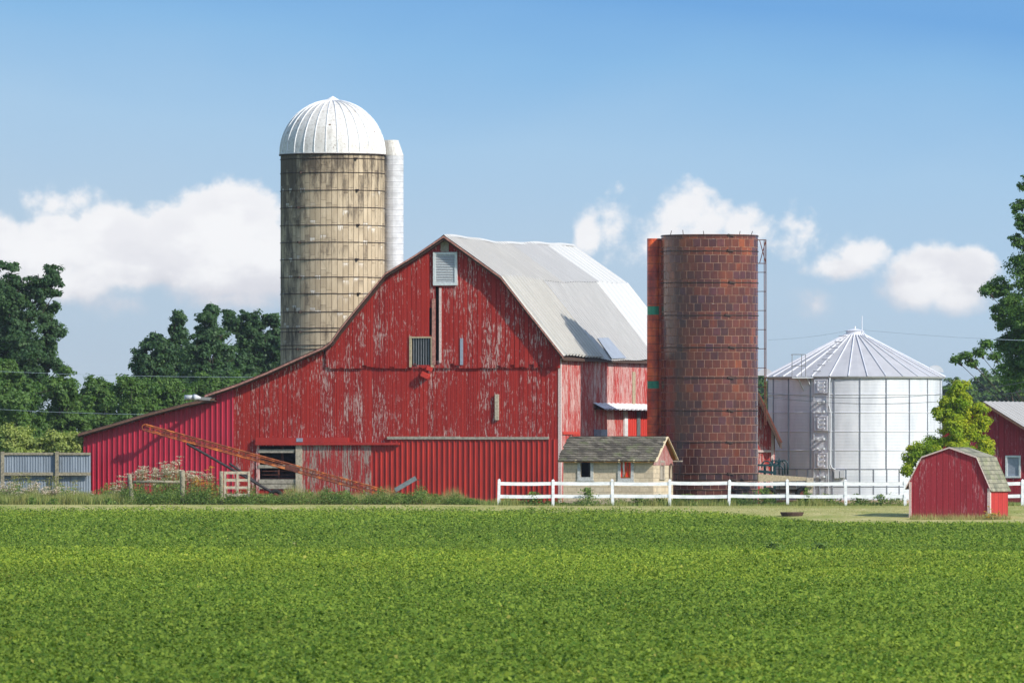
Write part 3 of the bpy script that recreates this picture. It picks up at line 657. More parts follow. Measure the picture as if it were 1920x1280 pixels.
# ribbed red wall low on the right with its grey cap board
r1 = rect(697, 1046, 833, 935); zc = fz(900, 823); xr0 = fx(727)
mb = MB(); wall(mb, ribs(r1[0], r1[1], .245, .045), -.08, lambda x: zc if x > xr0 else fz(710, 834), [], lambda x, d, z: (x, -.045-d, z)); mb.build('ribbed_siding', 'red_metal', barn)
mb = MB(); a = rect(727, 1030, 818, 823); mb.box(a[0], -.14, a[2], a[0]+(a[1]-a[0])*.45, -.02, a[3]); mb.box(a[0]+(a[1]-a[0])*.45, -.13, a[2]-.01, a[1], -.02, a[3]-.02); mb.build('cap_board', 'grey_wood', barn)
# sliding door of bare boards, its track hood
a = rect(568, 697, 834, 932); mb = MB(); wall(mb, boards(a[0], a[1], .19), -.02, lambda x: a[3], [], lambda x, d, z: (x, -.10-d, z)); mb.box(a[0], -.09, 0, a[1], -.04, a[3]-.01)
dr = mb.build('sliding_door', 'barn_boards_bare', barn, label='sliding door of half bare grey and red boards')
e = rect(556, 568, 834, 932); mb = MB(); mb.box(e[0], -.15, 0, e[1], -.03, e[3]); mb.build('door_post', 'pale_wood', barn)
mb = MB(); a = rect(481, 655, 820, 829); mb.box(a[0], -.20, a[2], a[1], -.02, a[3]); a = rect(481, 751, 829.5, 834); mb.box(a[0], -.26, a[2], a[1], -.02, a[3]); mb.build('track_hood', 'red_metal', barn)
a = rect(558, 570, 821, 828); mb = MB(); mb.box(a[0], -.215, a[2], a[1], -.20, a[3]); mb.build('track_bracket', 'light_strip', barn)
# opening: boards nailed across and an iron gate inside
mb = MB()
for (p0, p1, q0, q1, d) in ((485, 553, 842, 848.5, -.05), (485, 556, 871, 877, -.05), (486, 556, 898, 906, -.05), (486, 556, 907, 916, -.03)):
    a = rect(p0, p1, q0, q1); mb.box(a[0], d-.04, a[2], a[1], d+.0, a[3])
mb.build('cross_boards', 'grey_wood', barn)
mb = MB(); a = rect(524, 528, 836, 872); mb.box(a[0], .3, a[2], a[1], .36, a[3]); 
for q in (882, 889, 895): a = rect(489, 556, q, q+1.6); mb.box(a[0], .25, a[2], a[1], .28, a[3])
a = rect(518, 521, 880, 898); mb.box(a[0], .24, a[2], a[1], .29, a[3]); mb.build('inner_gate', 'rust_iron', barn)
mb = MB(); a = rect(481, 487, 834, 934); mb.box(a[0], -.06, 0, a[1], .02, a[3]); mb.build('door_jamb', 'side_boards', barn)
# louvered vent
a = rect(814, 859, 473, 535); vt = MB(); fw = .12; y_ = -.09
vt.box(a[0], y_-.10, a[2], a[0]+fw, y_+.0, a[3]); vt.box(a[1]-fw, y_-.10, a[2], a[1], y_, a[3]); vt.box(a[0]+fw, y_-.10, a[2], a[1]-fw, y_, a[2]+fw); vt.box(a[0]+fw, y_-.10, a[3]-fw, a[1]-fw, y_, a[3])
vent = vt.build('louver_vent', 'louver_white', barn)
sl_ = MB(); nS = 17
for k in range(nS):
    z = a[2]+fw+(a[3]-a[2]-2*fw)*(k+.5)/nS; hh = (a[3]-a[2]-2*fw)/nS
    sl_.add([(a[0]+fw, y_-.085, z-hh*.42), (a[1]-fw, y_-.085, z-hh*.42), (a[1]-fw, y_-.02, z+hh*.36), (a[0]+fw, y_-.02, z+hh*.36), (a[0]+fw, y_-.075, z-hh*.5), (a[1]-fw, y_-.075, z-hh*.5), (a[1]-fw, y_-.01, z+hh*.28), (a[0]+fw, y_-.01, z+hh*.28)], [(0,1,2,3),(4,7,6,5),(0,4,5,1)])
sl_.build('louver_slats', 'louver_white', vent)
mb = MB(); mb.box(a[0]-.05, -.04, a[2], a[1]+.05, -.02, a[3]); mb.build('vent_backing', 'dark_inside', vent)
a = rect(828, 838, 450, 472); mb = MB(); mb.box(a[0], -.13, a[2], a[1]+.12, -.11, a[3]-.02); mb.build('bare_patch_board', 'grey_wood', barn)
# slatted hay window
mb = MB(); a = hw_; t_ = .07; mb.box(a[0]-.03, -.14, a[2]-.1, a[0]+t_, -.05, a[3]+.02); mb.box(a[1]-t_, -.14, a[2]-.1, a[1]+.06, -.05, a[3]); mb.box(a[0]+t_, -.13, a[3]-t_, a[1]-t_, -.05, a[3]); win = mb.build('hay_window', 'tan_wood', barn)
mb = MB(); mb.box(a[0]+t_, -.04, a[2], a[1]-t_, -.02, a[3]-t_); mb.build('pane', 'pane_dark', win)
mb = MB()
for k in range(7): x = a[0]+t_+.08+(a[1]-a[0]-2*t_-.1)*k/7; mb.box(x, -.07, a[2], x+.022, -.045, a[3]-t_)
mb.build('slats', 'galv_dark', win)
mb = MB(); a = rect(811.5, 817.5, 560, 684); mb.box(a[0], -.15, a[2], a[1], -.08, a[3]); mb.build('rail_board', 'rake_paint', barn)
mb = MB(); a = rect(824.5, 829, 540, 680); mb.box(a[0], -.125, a[2], a[1], -.105, a[3]); mb.build('batten', 'corner_white', barn)
mb = MB(); a = rect(864, 869.5, 634, 684); mb.box(a[0], -.135, a[2], a[1], -.1, a[3]); mb.build('patch_strip', 'light_strip', barn)
mb = MB(); a = rect(929, 936, 739, 787); mb.box(a[0], -.12, a[2], a[1], -.02, a[3]); mb.build('bare_plank', 'pale_wood', barn)
mb = MB(); c = B.front(797, 703, .2); mb.box(-.17, -.15, -.11, .17, .15, .11, Matrix.Translation((c[0], -.16, c[1])) @ Matrix.Rotation(.45, 4, 'Y')); c2 = B.front(806, 691, .1); mb.box(-.13, -.05, -.09, .13, .05, .09, Matrix.Translation((c2[0], -.16, c2[1])) @ Matrix.Rotation(.3, 4, 'Y')); mb.build('hay_track_box', 'bright_red', barn)
mb = MB(); mb.box(-.10, -.045, 0, .045, .10, fz(1051, 672)); mb.build('corner_board', 'corner_white', barn)
mb = MB(); mb.box(fx(795), 1.0, fz(800, 690), fx(840), 1.1, fz(800, 520)); mb.build('dark_gap_backing', 'dark_inside', barn)  # dark board added behind the gable gaps to black out light showing through
# interior darkness and rear walls
zE = fz(1056, 667)
mb = MB(); mb.prism([(xL+.1, 0), (xC-.1, 0), (xC-.1, zE-.3)]+[(x*.985-.1, z-.25) for x, z in gam[::-1][1:-1]]+[(xL+.1, fz(612, 660))], LEN-.1, LEN); mb.build('rear_wall', 'barn_boards', barn)
mb = MB(); mb.box(xL-.06, .05, 0, xL, LEN-.1, fz(612, 660)-.05); mb.build('inner_wall', 'dark_wood', barn)
zl = lambda x: ztop(x)-.15
mb = MB(); wall(mb, [(xA+.05, 0), (fx(402), 0), (fx(470), 0), (fx(540), 0), (xL-.1, 0)], 0, zl, [(fx(470), fx(528), .9, 2.9)], lambda x, d, z: (x, LD, z)); mb.build('lean_rear_wall', 'dark_wood', barn)
mb = MB(); mb.box(xA-.01, -.02, 0, xA+.06, LD, lf(xA)-.12); mb.build('end_wall', 'crimson_metal', barn)
# right side wall
SY = lambda px, py=750: B.side(px, py)[0]
sideh = lambda y: zE-.16
SX = lambda y, d, z: (d, y, z)
mb = MB(); wall(mb, boards(.045, LEN, .215), -.05, sideh, [], SX); mb.build('side_wall', 'side_boards', barn)
d0, d1 = SY(1168), SY(1213); zt_ = B.side(1190, 770)[1]
for qa_, qb_ in ((d0, d0+.55), (d1-.15, d1+.15)): mb = MB(); mb.box(.02, qa_, .05, .10, qb_, zt_); mb.build('side_door_jamb', 'white_paint', barn)
mb = MB(); wall(mb, ribs(d0+.55, d1-.15, .42, .04), .05, lambda x: zt_, [], lambda y, d, z: (.05+d, y, z)); dd = mb.build('side_door', 'bright_red', barn)
mb = MB(); mb.box(.10, d0+2.2, .05, .125, d0+2.8, zt_-.02); mb.build('translucent_panel', 'grey_steel', dd)
aw0, aw1 = SY(1120), SY(1212); za = B.side(1150, 757)[1]
mb = MB(); roof_sheet(mb, [(.0, za+.03), (.62, za-.28)], aw0-.8, aw1, .8, .02); mb.build('awning', 'white_paint', barn)
mb = MB(); mb.box(.02, aw0-.6, za-.27, .58, aw1-.1, za-.25+.02); mb.build('awning_boards', 'dark_wood', barn)
mb = MB(); y0_, y1_ = SY(1113), SY(1125); zz = B.side(1119, 805)[1]; mb.box(.02, y0_, 1., .35, y1_, zz); mb.build('feed_box', 'light_strip', barn)
mb = MB(); q0, q1 = SY(1053.5), SY(1085); zz = B.side(1068, 810)[1]; mb.box(.02, q0, zz-.10, .07, q1, zz+.02); mb.box(.02, q1-.25, 1., .07, q1, zz-.10); mb.box(.02, q1-1.2, 1., .06, q1-.25, zz-.12); mb.build('side_window_trim', 'red_trim', barn)
mb = MB(); q0 = SY(1185, 700); mb.box(.015, q0, 2., .04, q0+.5, zE-.6); mb.build('pale_batten', 'tan_wood', barn)
# roofs
sag = lambda x, y: -.10*math.sin(math.pi*min(max(y/LEN, 0), 1))+.02*math.sin(y*1.3+x)+.03*math.sin(y*.5)+(.12*min(1, max(0, (y-8)/12)))*.6
rt = thing  # noqa
apx = max(gam, key=lambda p: p[1]); gi = gam.index(apx); up_r, lo_r = [gam[gi], gam[gi+1]], [gam[gi+1], gam[gi+2]]; left_g = gam[:gi+1]
y1u, y2u, y1l, y2l = 10.6, 17.2, 6.4, 16.6
for (pr, ya, yb, p, h, mt, li) in ((up_r, -OV, y1u, .45, .03, 'roof_upper', 0), (up_r, y1u, y2u, .5, .012, 'roof_mid', .012), (up_r, y2u, LEN+.3, .9, .02, 'roof_far', 0),
                           (lo_r, -OV, y1l, .55, .12, 'roof_near', .012), (lo_r, y1l, y2l, .45, .022, 'roof_mid', .0), (lo_r, y2l, LEN+.3, .9, .02, 'roof_far', .012)):
    m_ = MB(); roof_sheet(m_, pr, ya, yb, p, h, sag, li+.01); m_.build('roof_panel', mt, barn)
m_ = MB(); roof_sheet(m_, left_g, -OV, LEN+.3, .4, .03, sag, .01); m_.build('roof_panel', 'roof_upper', barn)
m_ = MB(); roof_sheet(m_, lean, -OV, LD+.3, .4, .03, None, .01); m_.build('lean_roof', 'lean_roof', barn)
m_ = MB(); roof_sheet(m_, low, -OV, LD+.3, .4, .03, None, .01); m_.build('lean_roof', 'lean_roof', barn)
m_ = MB()
for k in range(60): ya = -OV+(LEN+.8)*k/60; yb = ya+(LEN+.8)/60; m_.add([(apx[0]-.14, ya, apx[1]-.05+sag(0, ya)), (apx[0], ya, apx[1]+.055+sag(0, ya)), (apx[0]+.14, ya, apx[1]-.06+sag(0, ya)), (apx[0]-.14, yb, apx[1]-.05+sag(0, yb)), (apx[0], yb, apx[1]+.055+sag(0, yb)), (apx[0]+.14, yb, apx[1]-.06+sag(0, yb))], [(0,1,4,3),(1,2,5,4)])
m_.build('ridge_cap', 'roof_far', barn)
def under(prof, t): return [(x, z) for x, z in prof]+[(x, z-t) for x, z in prof[::-1]]
def strip_prism(m_, prof, y0, y1, t, off=0):
    for a, b in zip(prof, prof[1:]): m_.prism([(a[0], a[1]-off), (b[0], b[1]-off), (b[0], b[1]-off-t), (a[0], a[1]-off-t)], y0, y1)
m_ = MB(); strip_prism(m_, gam, -OV+.02, LEN+.25, .05, .16); m_.build('roof_deck', 'dark_wood', barn)
m_ = MB(); strip_prism(m_, lean, -OV+.02, LD+.25, .05, .10); strip_prism(m_, low, -OV+.02, LD+.25, .05, .10); m_.build('lean_deck', 'dark_wood', barn)
m_ = MB(); strip_prism(m_, main, -OV-.03, -OV+.02, .085, .02); m_.build('rake_board', 'rake_paint', barn)
m_ = MB(); strip_prism(m_, low, -OV-.03, -OV+.02, .09, .01); m_.build('rake_board', 'brown_edge', barn)
# flat blue-grey patch laid low on the roof slope
pa, pb = B.side(1122, 630, gam[-1][0]-.6)[0], B.side(1150, 660, gam[-1][0]-.3)[0]
def on_slope(f, y, k=.0): a, b = lo_r; x = a[0]+(b[0]-a[0])*f; z = a[1]+(b[1]-a[1])*f; t = Vector((b[0]-a[0], b[1]-a[1])).normalized(); return (x-t.y*k, y, z+t.x*k+sag(x, y))
m_ = MB(); m_.add([on_slope(.72, 8.6, .07), on_slope(.72, 10.6, .07), on_slope(.985, 10.9, .07), on_slope(.985, 8.2, .07)], [(0,1,2,3)]); m_.build('roof_patch', 'roof_patch_blue', barn)
# ---------------------------------------------------------------- yard lamp on a long arm from the shed roof
al = B.front(402, 748); tipY = -1.75
la = thing('yard_lamp', 'pale yard lamp on a long arm at the step of the shed roof', 'lamp', B.o+Vector((al[0]*B.u.x, al[0]*B.u.y, al[1])), -B.th)
m_ = MB(); m_.bar((0, -.02, .0), (-.30, tipY, .03), .10, .14); m_.build('arm', 'grey_steel', la)
m_ = MB(); m_.tube([(-.12, tipY, .04), (-.34, tipY-.02, .07), (-.42, tipY-.02, .06)], [.05, .13, .16], 12); m_.tube([(-.42, tipY, .07), (-.86, tipY-.05, .06)], [.10, .12], 12); m_.build('lamp_head', 'galv', la, True)
# ================================================================ concrete stave silo
YS = 25; c = at(623.5, 0, YS); rS = 97.5/pxm(YS); zg = .1; zb = at(0, 290, YS).z
csilo = thing('concrete_silo', 'tall tan concrete stave silo with white metal dome behind the barn', 'silo', (c.x, YS, zg)); zb -= zg
m_ = MB(); m_.lathe([(rS, 0), (rS, zb)], 96, (0, 0), -math.pi, math.pi, rS); m_.build('silo_wall', 'stave_concrete', csilo, True)
m_ = MB(); prof = [(rS+.06, zb-.02), (rS+.06, zb+.03)]+[((rS+.04)*math.cos(t), zb+.03+2.5*math.sin(t)) for t in np.linspace(.02, 1.48, 16)]+[(.02, zb+2.56)]
m_.lathe(prof, 56); dm = m_.build('dome', 'dome_metal', csilo, True)
m_ = MB()
for k in range(28):
    a = 2*math.pi*(k+.5)/28; m_.tube([((rS+.05)*math.cos(t)*math.sin(a), -(rS+.05)*math.cos(t)*math.cos(a), zb+.03+2.52*math.sin(t)) for t in np.linspace(0, 1.46, 14)], .024, 5)
m_.build('dome_ribs', 'white_paint', dm)
m_ = MB(); m_.lathe([(.32, zb+2.5), (.30, zb+2.56), (.02, zb+2.72)], 20); m_.build('dome_cap', 'white_paint', dm)
m_ = MB(); m_.ring((0, 0, zb-.03), rS+.05, .035, 72); m_.build('hoop', 'hoop_dark', csilo)
pys = [300, 326, 359, 391, 424, 456, 488, 521, 552, 586, 616, 623, 648, 655, 690, 722, 754, 790, 830]
for i, py in enumerate(pys):
    m_ = MB(); z = at(0, py, YS).z-zg; m_.ring((0, 0, z), rS+.018, .017, 72, 5, .006)
    a = R(-38 if i % 2 else 28)+random.uniform(-.04, .04); m_.box(-.10, -.05, -.045, .10, .05, .045, Matrix.Translation(((rS+.03)*math.sin(a), -(rS+.03)*math.cos(a), z)) @ Matrix.Rotation(-a, 4, 'Z')); m_.build('hoop', 'hoop_dark', csilo)
# chute pipe on its right side
cp = at(737, 0, YS+.6); rp = 19.5/pxm(YS); pc = (cp.x-c.x, .9); ztp = at(0, 291, YS).z-zg; zt2 = at(0, 262, YS).z-zg
m_ = MB(); m_.lathe([(rp, .2), (rp, ztp)], 28, pc); m_.build('chute', 'white_pipe', csilo, True)
m_ = MB(); n = 20; o_ = []
for k in range(n): a = 2*math.pi*k/n; m_.v.append((pc[0]+(rp+.01)*math.cos(a), pc[1]+(rp+.01)*math.sin(a), ztp))
for k in range(n): a = 2*math.pi*k/n; m_.v.append((pc[0]-.12+(rp-.12)*math.cos(a), pc[1]+(rp)*math.sin(a), zt2))
m_.f += [(k, (k+1) % n, n+(k+1) % n, n+k) for k in range(n)]+[tuple(range(n, 2*n))]; m_.build('chute_hood', 'dome_metal', csilo)
# ================================================================ red tile silo
YT = 9.4; c = at(1330.5, 0, YT); zg = float(gh(c.x, YT)); zt = at(0, 441, YT).z-zg; RT = 90.8/pxm(YT)
ts = thing('tile_silo', 'roofless brown-red glazed tile silo with wire hoops right of the barn', 'silo', (c.x, YT, zg))
m_ = MB(); m_.lathe([(RT, 0), (RT, zt)], 110, (0, 0), -math.pi, math.pi, RT); m_.build('tile_wall', 'glazed_tile', ts, True)
m_ = MB(); m_.lathe([(RT, zt), (RT-.14, zt), (RT-.14, 6)], 72); m_.build('rim', 'rust_iron', ts)
for py in (443, 472, 531, 592, 652, 709, 770, 829, 888, 899, 918):
    m_ = MB(); z = at(0, py, YT).z-zg; m_.ring((0, 0, z), RT+.018, .02, 72, 5, .010); a = R(24)+random.uniform(-.08, .08)
    m_.bar(((RT+.05)*math.sin(a-.07), -(RT+.05)*math.cos(a-.07), z+.03), ((RT+.05)*math.sin(a+.07), -(RT+.05)*math.cos(a+.07), z-.02), .07, .07); m_.build('hoop', 'hoop_dark', ts)
for a in (-58, -35, -8, 38, 60): a = R(a); m_ = MB(); m_.bar((RT*.97*math.sin(a), -RT*.97*math.cos(a), zt-.05), (RT*.97*math.sin(a)+random.uniform(-.05, .12), -RT*.97*math.cos(a), zt+random.uniform(.12, .2)), .03, .03); m_.build('rim_rod', 'hoop_dark', ts)
# tile chute on its left, split by two teal panels
cx = (at(1227, 0, YT+.4).x-c.x); rc = 13.8/pxm(YT); zct = at(0, 447, YT).z-zg; zs = [0]+[at(0, p, YT).z-zg for p in (728, 714, 590, 574)]+[zct]
for i in range(5):
    m_ = MB(); rr = rc if i % 2 == 0 else rc-.01
    m_.lathe([(rr, zs[i]), (rr, zs[i+1])]+([(.0, zs[i+1])] if i == 4 else []), 28, (cx, .35)); m_.build('chute' if i % 2 == 0 else 'chute_panel', 'chute_tile' if i % 2 == 0 else 'teal_panel', ts, True)
m_ = MB(); m_.box(cx, .1, 0, -RT*.85, .6, zct-.05); m_.build('chute_web', 'chute_tile', ts)
# ladder on the right with a cage top
lad_x0, lad_x1 = at(1424, 0, YT).x-c.x, at(1436, 0, YT).x-c.x; zl0, zl1 = at(0, 797, YT).z-zg, at(0, 450, YT).z-zg
lt = MB(); lt.tube([(lad_x1, -.1, zl0), (lad_x1, -.1, zl1)], .022, 6); lt.tube([(lad_x1-.05, .3, zl0), (lad_x1-.07, .3, zl1)], .018, 6); lad = lt.build('ladder', 'rust_iron', ts)
z = zl0
while z < zl1-1.1: m_ = MB(); m_.tube([(RT-.05, .1, z), (lad_x1, -.1, z), (lad_x1-.05, .3, z)], .016, 5); m_.build('rung', 'rust_iron', lad); z += .86
zc0 = at(0, 494, YT).z-zg; m_ = MB()
for (p, q) in (((lad_x0, -.1, zl1), (lad_x1+.02, -.1, zl1)), ((lad_x0, -.1, zc0), (lad_x1+.02, -.1, zc0)), ((lad_x0, -.1, zl1), (lad_x1, -.1, zc0)), ((lad_x1, -.1, zl1), (lad_x0, -.1, zc0)), ((lad_x1, .3, zl1), (lad_x1, .3, zc0)), ((lad_x1, -.1, zl1), (lad_x1, .3, zl1)), ((RT-.1, 0, zl1), (lad_x0, -.1, zl1)), ((RT-.1, 0, zc0), (lad_x0, -.1, zc0))): m_.tube([p, q], .02, 5)
m_.build('ladder_cage', 'rust_iron', lad)
# ================================================================ grain bin
YB = 30; c = at(1603, 0, YB); zg = float(gh(c.x, YB)); rb = 163/pxm(YB); ze = at(0, 706, YB).z-zg; za_ = at(0, 628, YB).z-zg
gb = thing('grain_bin', 'white ribbed steel grain bin with conical roof and side ladder', 'grain bin', (c.x, YB, zg))
m_ = MB(); m_.lathe([(rb, 0), (rb, ze)], 96); m_.build('bin_wall', 'bin_metal', gb, True)
m_ = MB(); m_.lathe([(rb+.12, ze-.10), (rb+.17, ze-.02), (.45, za_)], 40); rf = m_.build('bin_roof', 'bin_roof', gb)
m_ = MB()
for k in range(30):
    a = 2*math.pi*(k+.5)/30; m_.tube([((rb+.18)*math.sin(a), -(rb+.18)*math.cos(a), ze), (.46*math.sin(a), -.46*math.cos(a), za_+.03)], .030, 5)
m_.build('roof_ribs', 'bin_rib', rf)
m_ = MB(); m_.lathe([(.50, za_-.05), (.50, za_+.05), (.42, za_+.06), (.42, za_+.18), (.47, za_+.2), (.2, za_+.28), (.01, za_+.3)], 24); m_.tube([(0, 0, za_+.2), (0, 0, za_+.42)], .04); m_.build('peak_cap', 'bin_rib', rf)
m_ = MB(); m_.tube([(.33, -.2, za_), (.33, -.2, za_+.9)], .018); m_.tube([(.33, -.3, za_+.2), (.55, -.6, za_-.15)], .03); m_.build('lightning_rod', 'bin_rib', rf)
A = [-124, -106, -88, -71, -51.3, -32.5, -15.5, 1.4, 19, 36.5, 54, 75, 93, 111, 130, 150, 170, 190, 210, 222]
for k in A:
    a = R(k); m_ = MB(); m_.bar(((rb+.012)*math.sin(a), -(rb+.012)*math.cos(a), at(0, 879, YB).z-zg), ((rb+.012)*math.sin(a), -(rb+.012)*math.cos(a), ze-.1), .05, .05); m_.build('seam', 'seam', gb)
for py in (740, 774, 809, 844, 879, 912):
    m_ = MB(); m_.ring((0, 0, at(0, py, YB).z-zg), rb+.012, .018, 96, 5); m_.build('seam', 'bin_rib' if py < 879 else 'seam', gb)
m_ = MB(); z1 = at(0, 879, YB).z-zg
for k in range(40): a = R(k*9+1.4); m_.bar(((rb+.012)*math.sin(a), -(rb+.012)*math.cos(a), 0), ((rb+.012)*math.sin(a), -(rb+.012)*math.cos(a), z1), .045, .045)
m_.build('lower_seams', 'seam', gb)
def onbin(px, off=.1): x = (px-1603)/pxm(YB); a = math.asin(max(-1, min(1, x/(rb)))); return a, ((rb+off)*math.sin(a), -(rb+off)*math.cos(a))
# ladder of doors and steps
for i, (y0_, y1_) in enumerate(((712, 738), (780, 808), (848, 878))):
    a, (x, y) = onbin(1536, .03); M_ = Matrix.Translation((x, y, 0)) @ Matrix.Rotation(a, 4, 'Z'); m_ = MB(); zA, zB = at(0, y1_, YB).z-zg, at(0, y0_, YB).z-zg; hw2 = .34
    m_.box(-hw2, -.03, zA, hw2, .05, zB, M_); hd = m_.build('hatch_door', 'bin_metal', gb)
    m_ = MB()
    for (p, q, r_, s_) in ((-hw2, zA, hw2, zA+.05), (-hw2, zB-.05, hw2, zB), (-hw2, zA+.05, -hw2+.05, zB-.05), (hw2-.05, zA+.05, hw2, zB-.05)): m_.box(p, -.07, q, r_, -.03, s_, M_)
    for zz in (zA+.14, (zA+zB)/2, zB-.14): m_.box(-.12, -.13, zz-.03, .2, -.08, zz+.01, M_); m_.box(.16, -.15, zz-.05, .22, -.07, zz+.03, M_)
    m_.box(-.16, -.12, zA+.1, -.11, -.03, zB-.1, M_); m_.build('door_latch', 'bin_rib', hd)
for py in (754, 772, 823, 841, 893):
    a, (x, y) = onbin(1536, .1); M_ = Matrix.Translation((x, y, 0)) @ Matrix.Rotation(a, 4, 'Z'); z = at(0, py, YB).z-zg; m_ = MB(); m_.box(-.17, -.12, z-.02, .17, -.07, z+.02, M_); m_.box(-.19, -.13, z-.05, -.13, .1, z+.05, M_); m_.box(.13, -.13, z-.05, .19, .1, z+.05, M_); m_.build('ladder_step', 'galv', gb)
m_ = MB(); 
for px in (1523, 1549): _, (x, y) = onbin(px, .06); m_.tube([(x, y, .3), (x, y, ze-.05)], .02, 5)
m_.build('ladder_rail', 'galv', gb)
m_ = MB(); pp = []
for (px, py) in ((1553, 705), (1551, 720), (1550, 760), (1554, 775), (1553, 870), (1556, 877), (1562, 880)): _, (x, y) = onbin(px, .10); pp.append((x, y, at(0, py, YB).z-zg))
m_.tube(pp, .035, 7); m_.build('conduit', 'galv', gb, True)
m_ = MB(); a, (x, y) = onbin(1570, .08); M_ = Matrix.Translation((x, y, 0)) @ Matrix.Rotation(a, 4, 'Z'); z = at(0, 888, YB).z-zg; m_.box(-.24, -.08, z-.2, -.02, .05, z+.2, M_); m_.box(.02, -.08, z-.18, .24, .05, z+.18, M_); m_.build('switch_box', 'galv', gb)
m_ = MB(); x0, x1 = (1481-1603)/pxm(YB), (1520-1603)/pxm(YB); yf = -rb*.80; zp = ze-.05; yb_ = -rb*.62
m_.box(x0, yf-.5, zp-.06, x1, yb_, zp); plat = m_.build('platform', 'galv', gb)
m_ = MB(); zt3 = at(0, 666, YB).z-zg
for x in (x0, (x0*.55+x1*.45), x1-.35):
    for y in (yf-.48, ): m_.tube([(x, y, zp), (x, y, zt3)], .02, 5)
for z in (zt3, (zt3*.5+zp*.5)): m_.tube([(x0, yf-.48, z), (x1-.35, yf-.48, z)], .02, 5); m_.tube([(x0, yf-.48, z), (x0, yb_, z)], .02, 5)
m_.build('platform_railing', 'galv_dark', plat)
m_ = MB(); m_.bar((x0+.25, yf-.45, zp), (x0+.6, yf+.1, zp-.7), .05, .05); m_.bar((x1-.3, yf-.45, zp), (x1, yf, zp-.7), .05, .05); m_.build('platform_brace', 'galv', plat)
m_ = MB()
for k in range(7): t = k/7; q0 = Vector(((1525-1603)/pxm(YB), -rb*.88, ze+.02)); q1 = Vector((-.45, -.35, za_)); p_ = q0.lerp(q1, t+.07); m_.tube([tuple(p_+Vector((-.22, -.03, .08))), tuple(p_+Vector((.14, -.12, .08)))], .018, 4)
m_.build('roof_rungs', 'galv_dark', rf)
def hood(px, py, Yo, w_, h_, name, lab):
    p = at(px, py, YB+Yo)-Vector((c.x, YB, zg)); m_ = MB(); n = 12
    for s_ in (0, 1):
        for k in range(n+1): a = math.pi*k/n; m_.v.append((p.x-w_*math.cos(a), p.y+(-.25 if s_ == 0 else .35), p.z+h_*math.sin(a)))
    m_.f += [(k, k+1, n+2+k, n+1+k) for k in range(n)]+[tuple(range(n, -1, -1)), tuple(range(n+1, 2*n+2))]; return m_.build(name, 'galv', rf, label=lab)
hood(1753, 698, -.5, .40, .34, 'roof_vent', None); hood(1434, 704, 1.5, .38, .34, 'roof_vent', None)
m_ = MB(); p = at(1556, 682, YB-2.4)-Vector((c.x, YB, zg)); m_.box(p.x-.12, p.y-.2, p.z-.12, p.x+.12, p.y+.2, p.z+.14); m_.build('roof_box', 'galv', rf)
m_ = MB(); m_.lathe([(rb+.35, -.05), (rb+.35, .16), (rb-.1, .18)], 48); m_.build('footing', 'concrete_pad', gb)
# ================================================================ milk house
H = Frame(1225, 1.2, R(13)); mh = thing('milk_house', 'small tan block milk house with mossy shingle roof behind white fence', 'milk house', H.o, -H.th)
hx0 = H.front(1057, 900)[0]; D = H.side(1262, 900)[0]; hz = H.front(1150, 860)[1]
hr = lambda a, b, c_, d: (H.front(a, c_)[0], H.front(b, c_)[0], H.front(a, d)[1], H.front(a, c_)[1])
w1, w2 = hr(1088.5, 1107.5, 864.5, 894), hr(1164, 1183, 866, 896)
m_ = MB(); wall(m_, [(hx0, 0), (0, 0)], -.1, lambda x: hz, [w1, w2], FR)
for h in (w1, w2):
    m_.box(h[0]-.001, 0, h[2]-.001, h[1]+.001, .18, h[2]); m_.box(h[0]-.01, 0, h[2], h[0], .18, h[3]); m_.box(h[1], 0, h[2], h[1]+.01, .18, h[3]); m_.box(h[0], 0, h[3], h[1], .18, h[3]+.01)
sd = (H.side(1237, 870)[0], H.side(1245, 870)[0], H.side(1240, 897)[1], H.side(1240, 863)[1])
wall(m_, [(0, 0), (D, 0)], -.1, lambda x: hz, [sd], lambda y, d, z: (0, y, z))
m_.box(hx0, D-.02, -.1, 0, D, hz); m_.box(hx0-.02, 0, -.1, hx0, D, hz); m_.build('block_walls', 'block_wall', mh)
zr = H.front(1150, 820, -D/2)[1]; oe = .32; slope = (zr-hz)/(D/2)
m_ = MB(); m_.add([(0, .0, hz), (0, D, hz), (0, D/2, zr-.06)], [(0,1,2)]); m_.box(-.03, .0, hz-.28, .02, D, hz); m_.build('gable', 'hut_gable', mh)
m_ = MB(); m_.add([(hx0, 0, hz), (hx0, D, hz), (hx0, D/2, zr-.06)], [(0,1,2)]); m_.build('gable', 'hut_gable', mh)
m_ = MB(); sh_ = 11
xl, xr = hx0-.22, .17
for s_ in (0, 1):
    for k in range(sh_):
        oo = .10 if s_ else oe; ya = -oo+(D/2+oo)*k/sh_; yb = -oo+(D/2+oo)*(k+1)/sh_; za2 = hz-slope*oe+slope*(ya+oe)+.05; zb2 = hz-slope*oe+slope*(yb+oe)+.05
        x = xl+random.uniform(-.05, .05)
        while x < xr-.05:
            e = min(x+random.uniform(.14, .3), xr+random.uniform(-.03, .03)); j = random.uniform(-.02, .012); lift = random.uniform(.02, .045)
            pts = [(x+.004, ya+j, za2+lift), (e-.004, ya+j, za2+lift), (e-.004, yb+.03, zb2+.015), (x+.004, yb+.03, zb2+.015), (x+.004, ya+j, za2-.01), (e-.004, ya+j, za2-.01)]
            if s_: pts = [(p[0], D-p[1], p[2]) for p in pts]
            m_.add(pts, [(0,1,2,3),(4,5,1,0),(0,3,4),(1,5,2)]); x = e
m_.build('shingle_roof', 'old_shingle', mh)
m_ = MB()
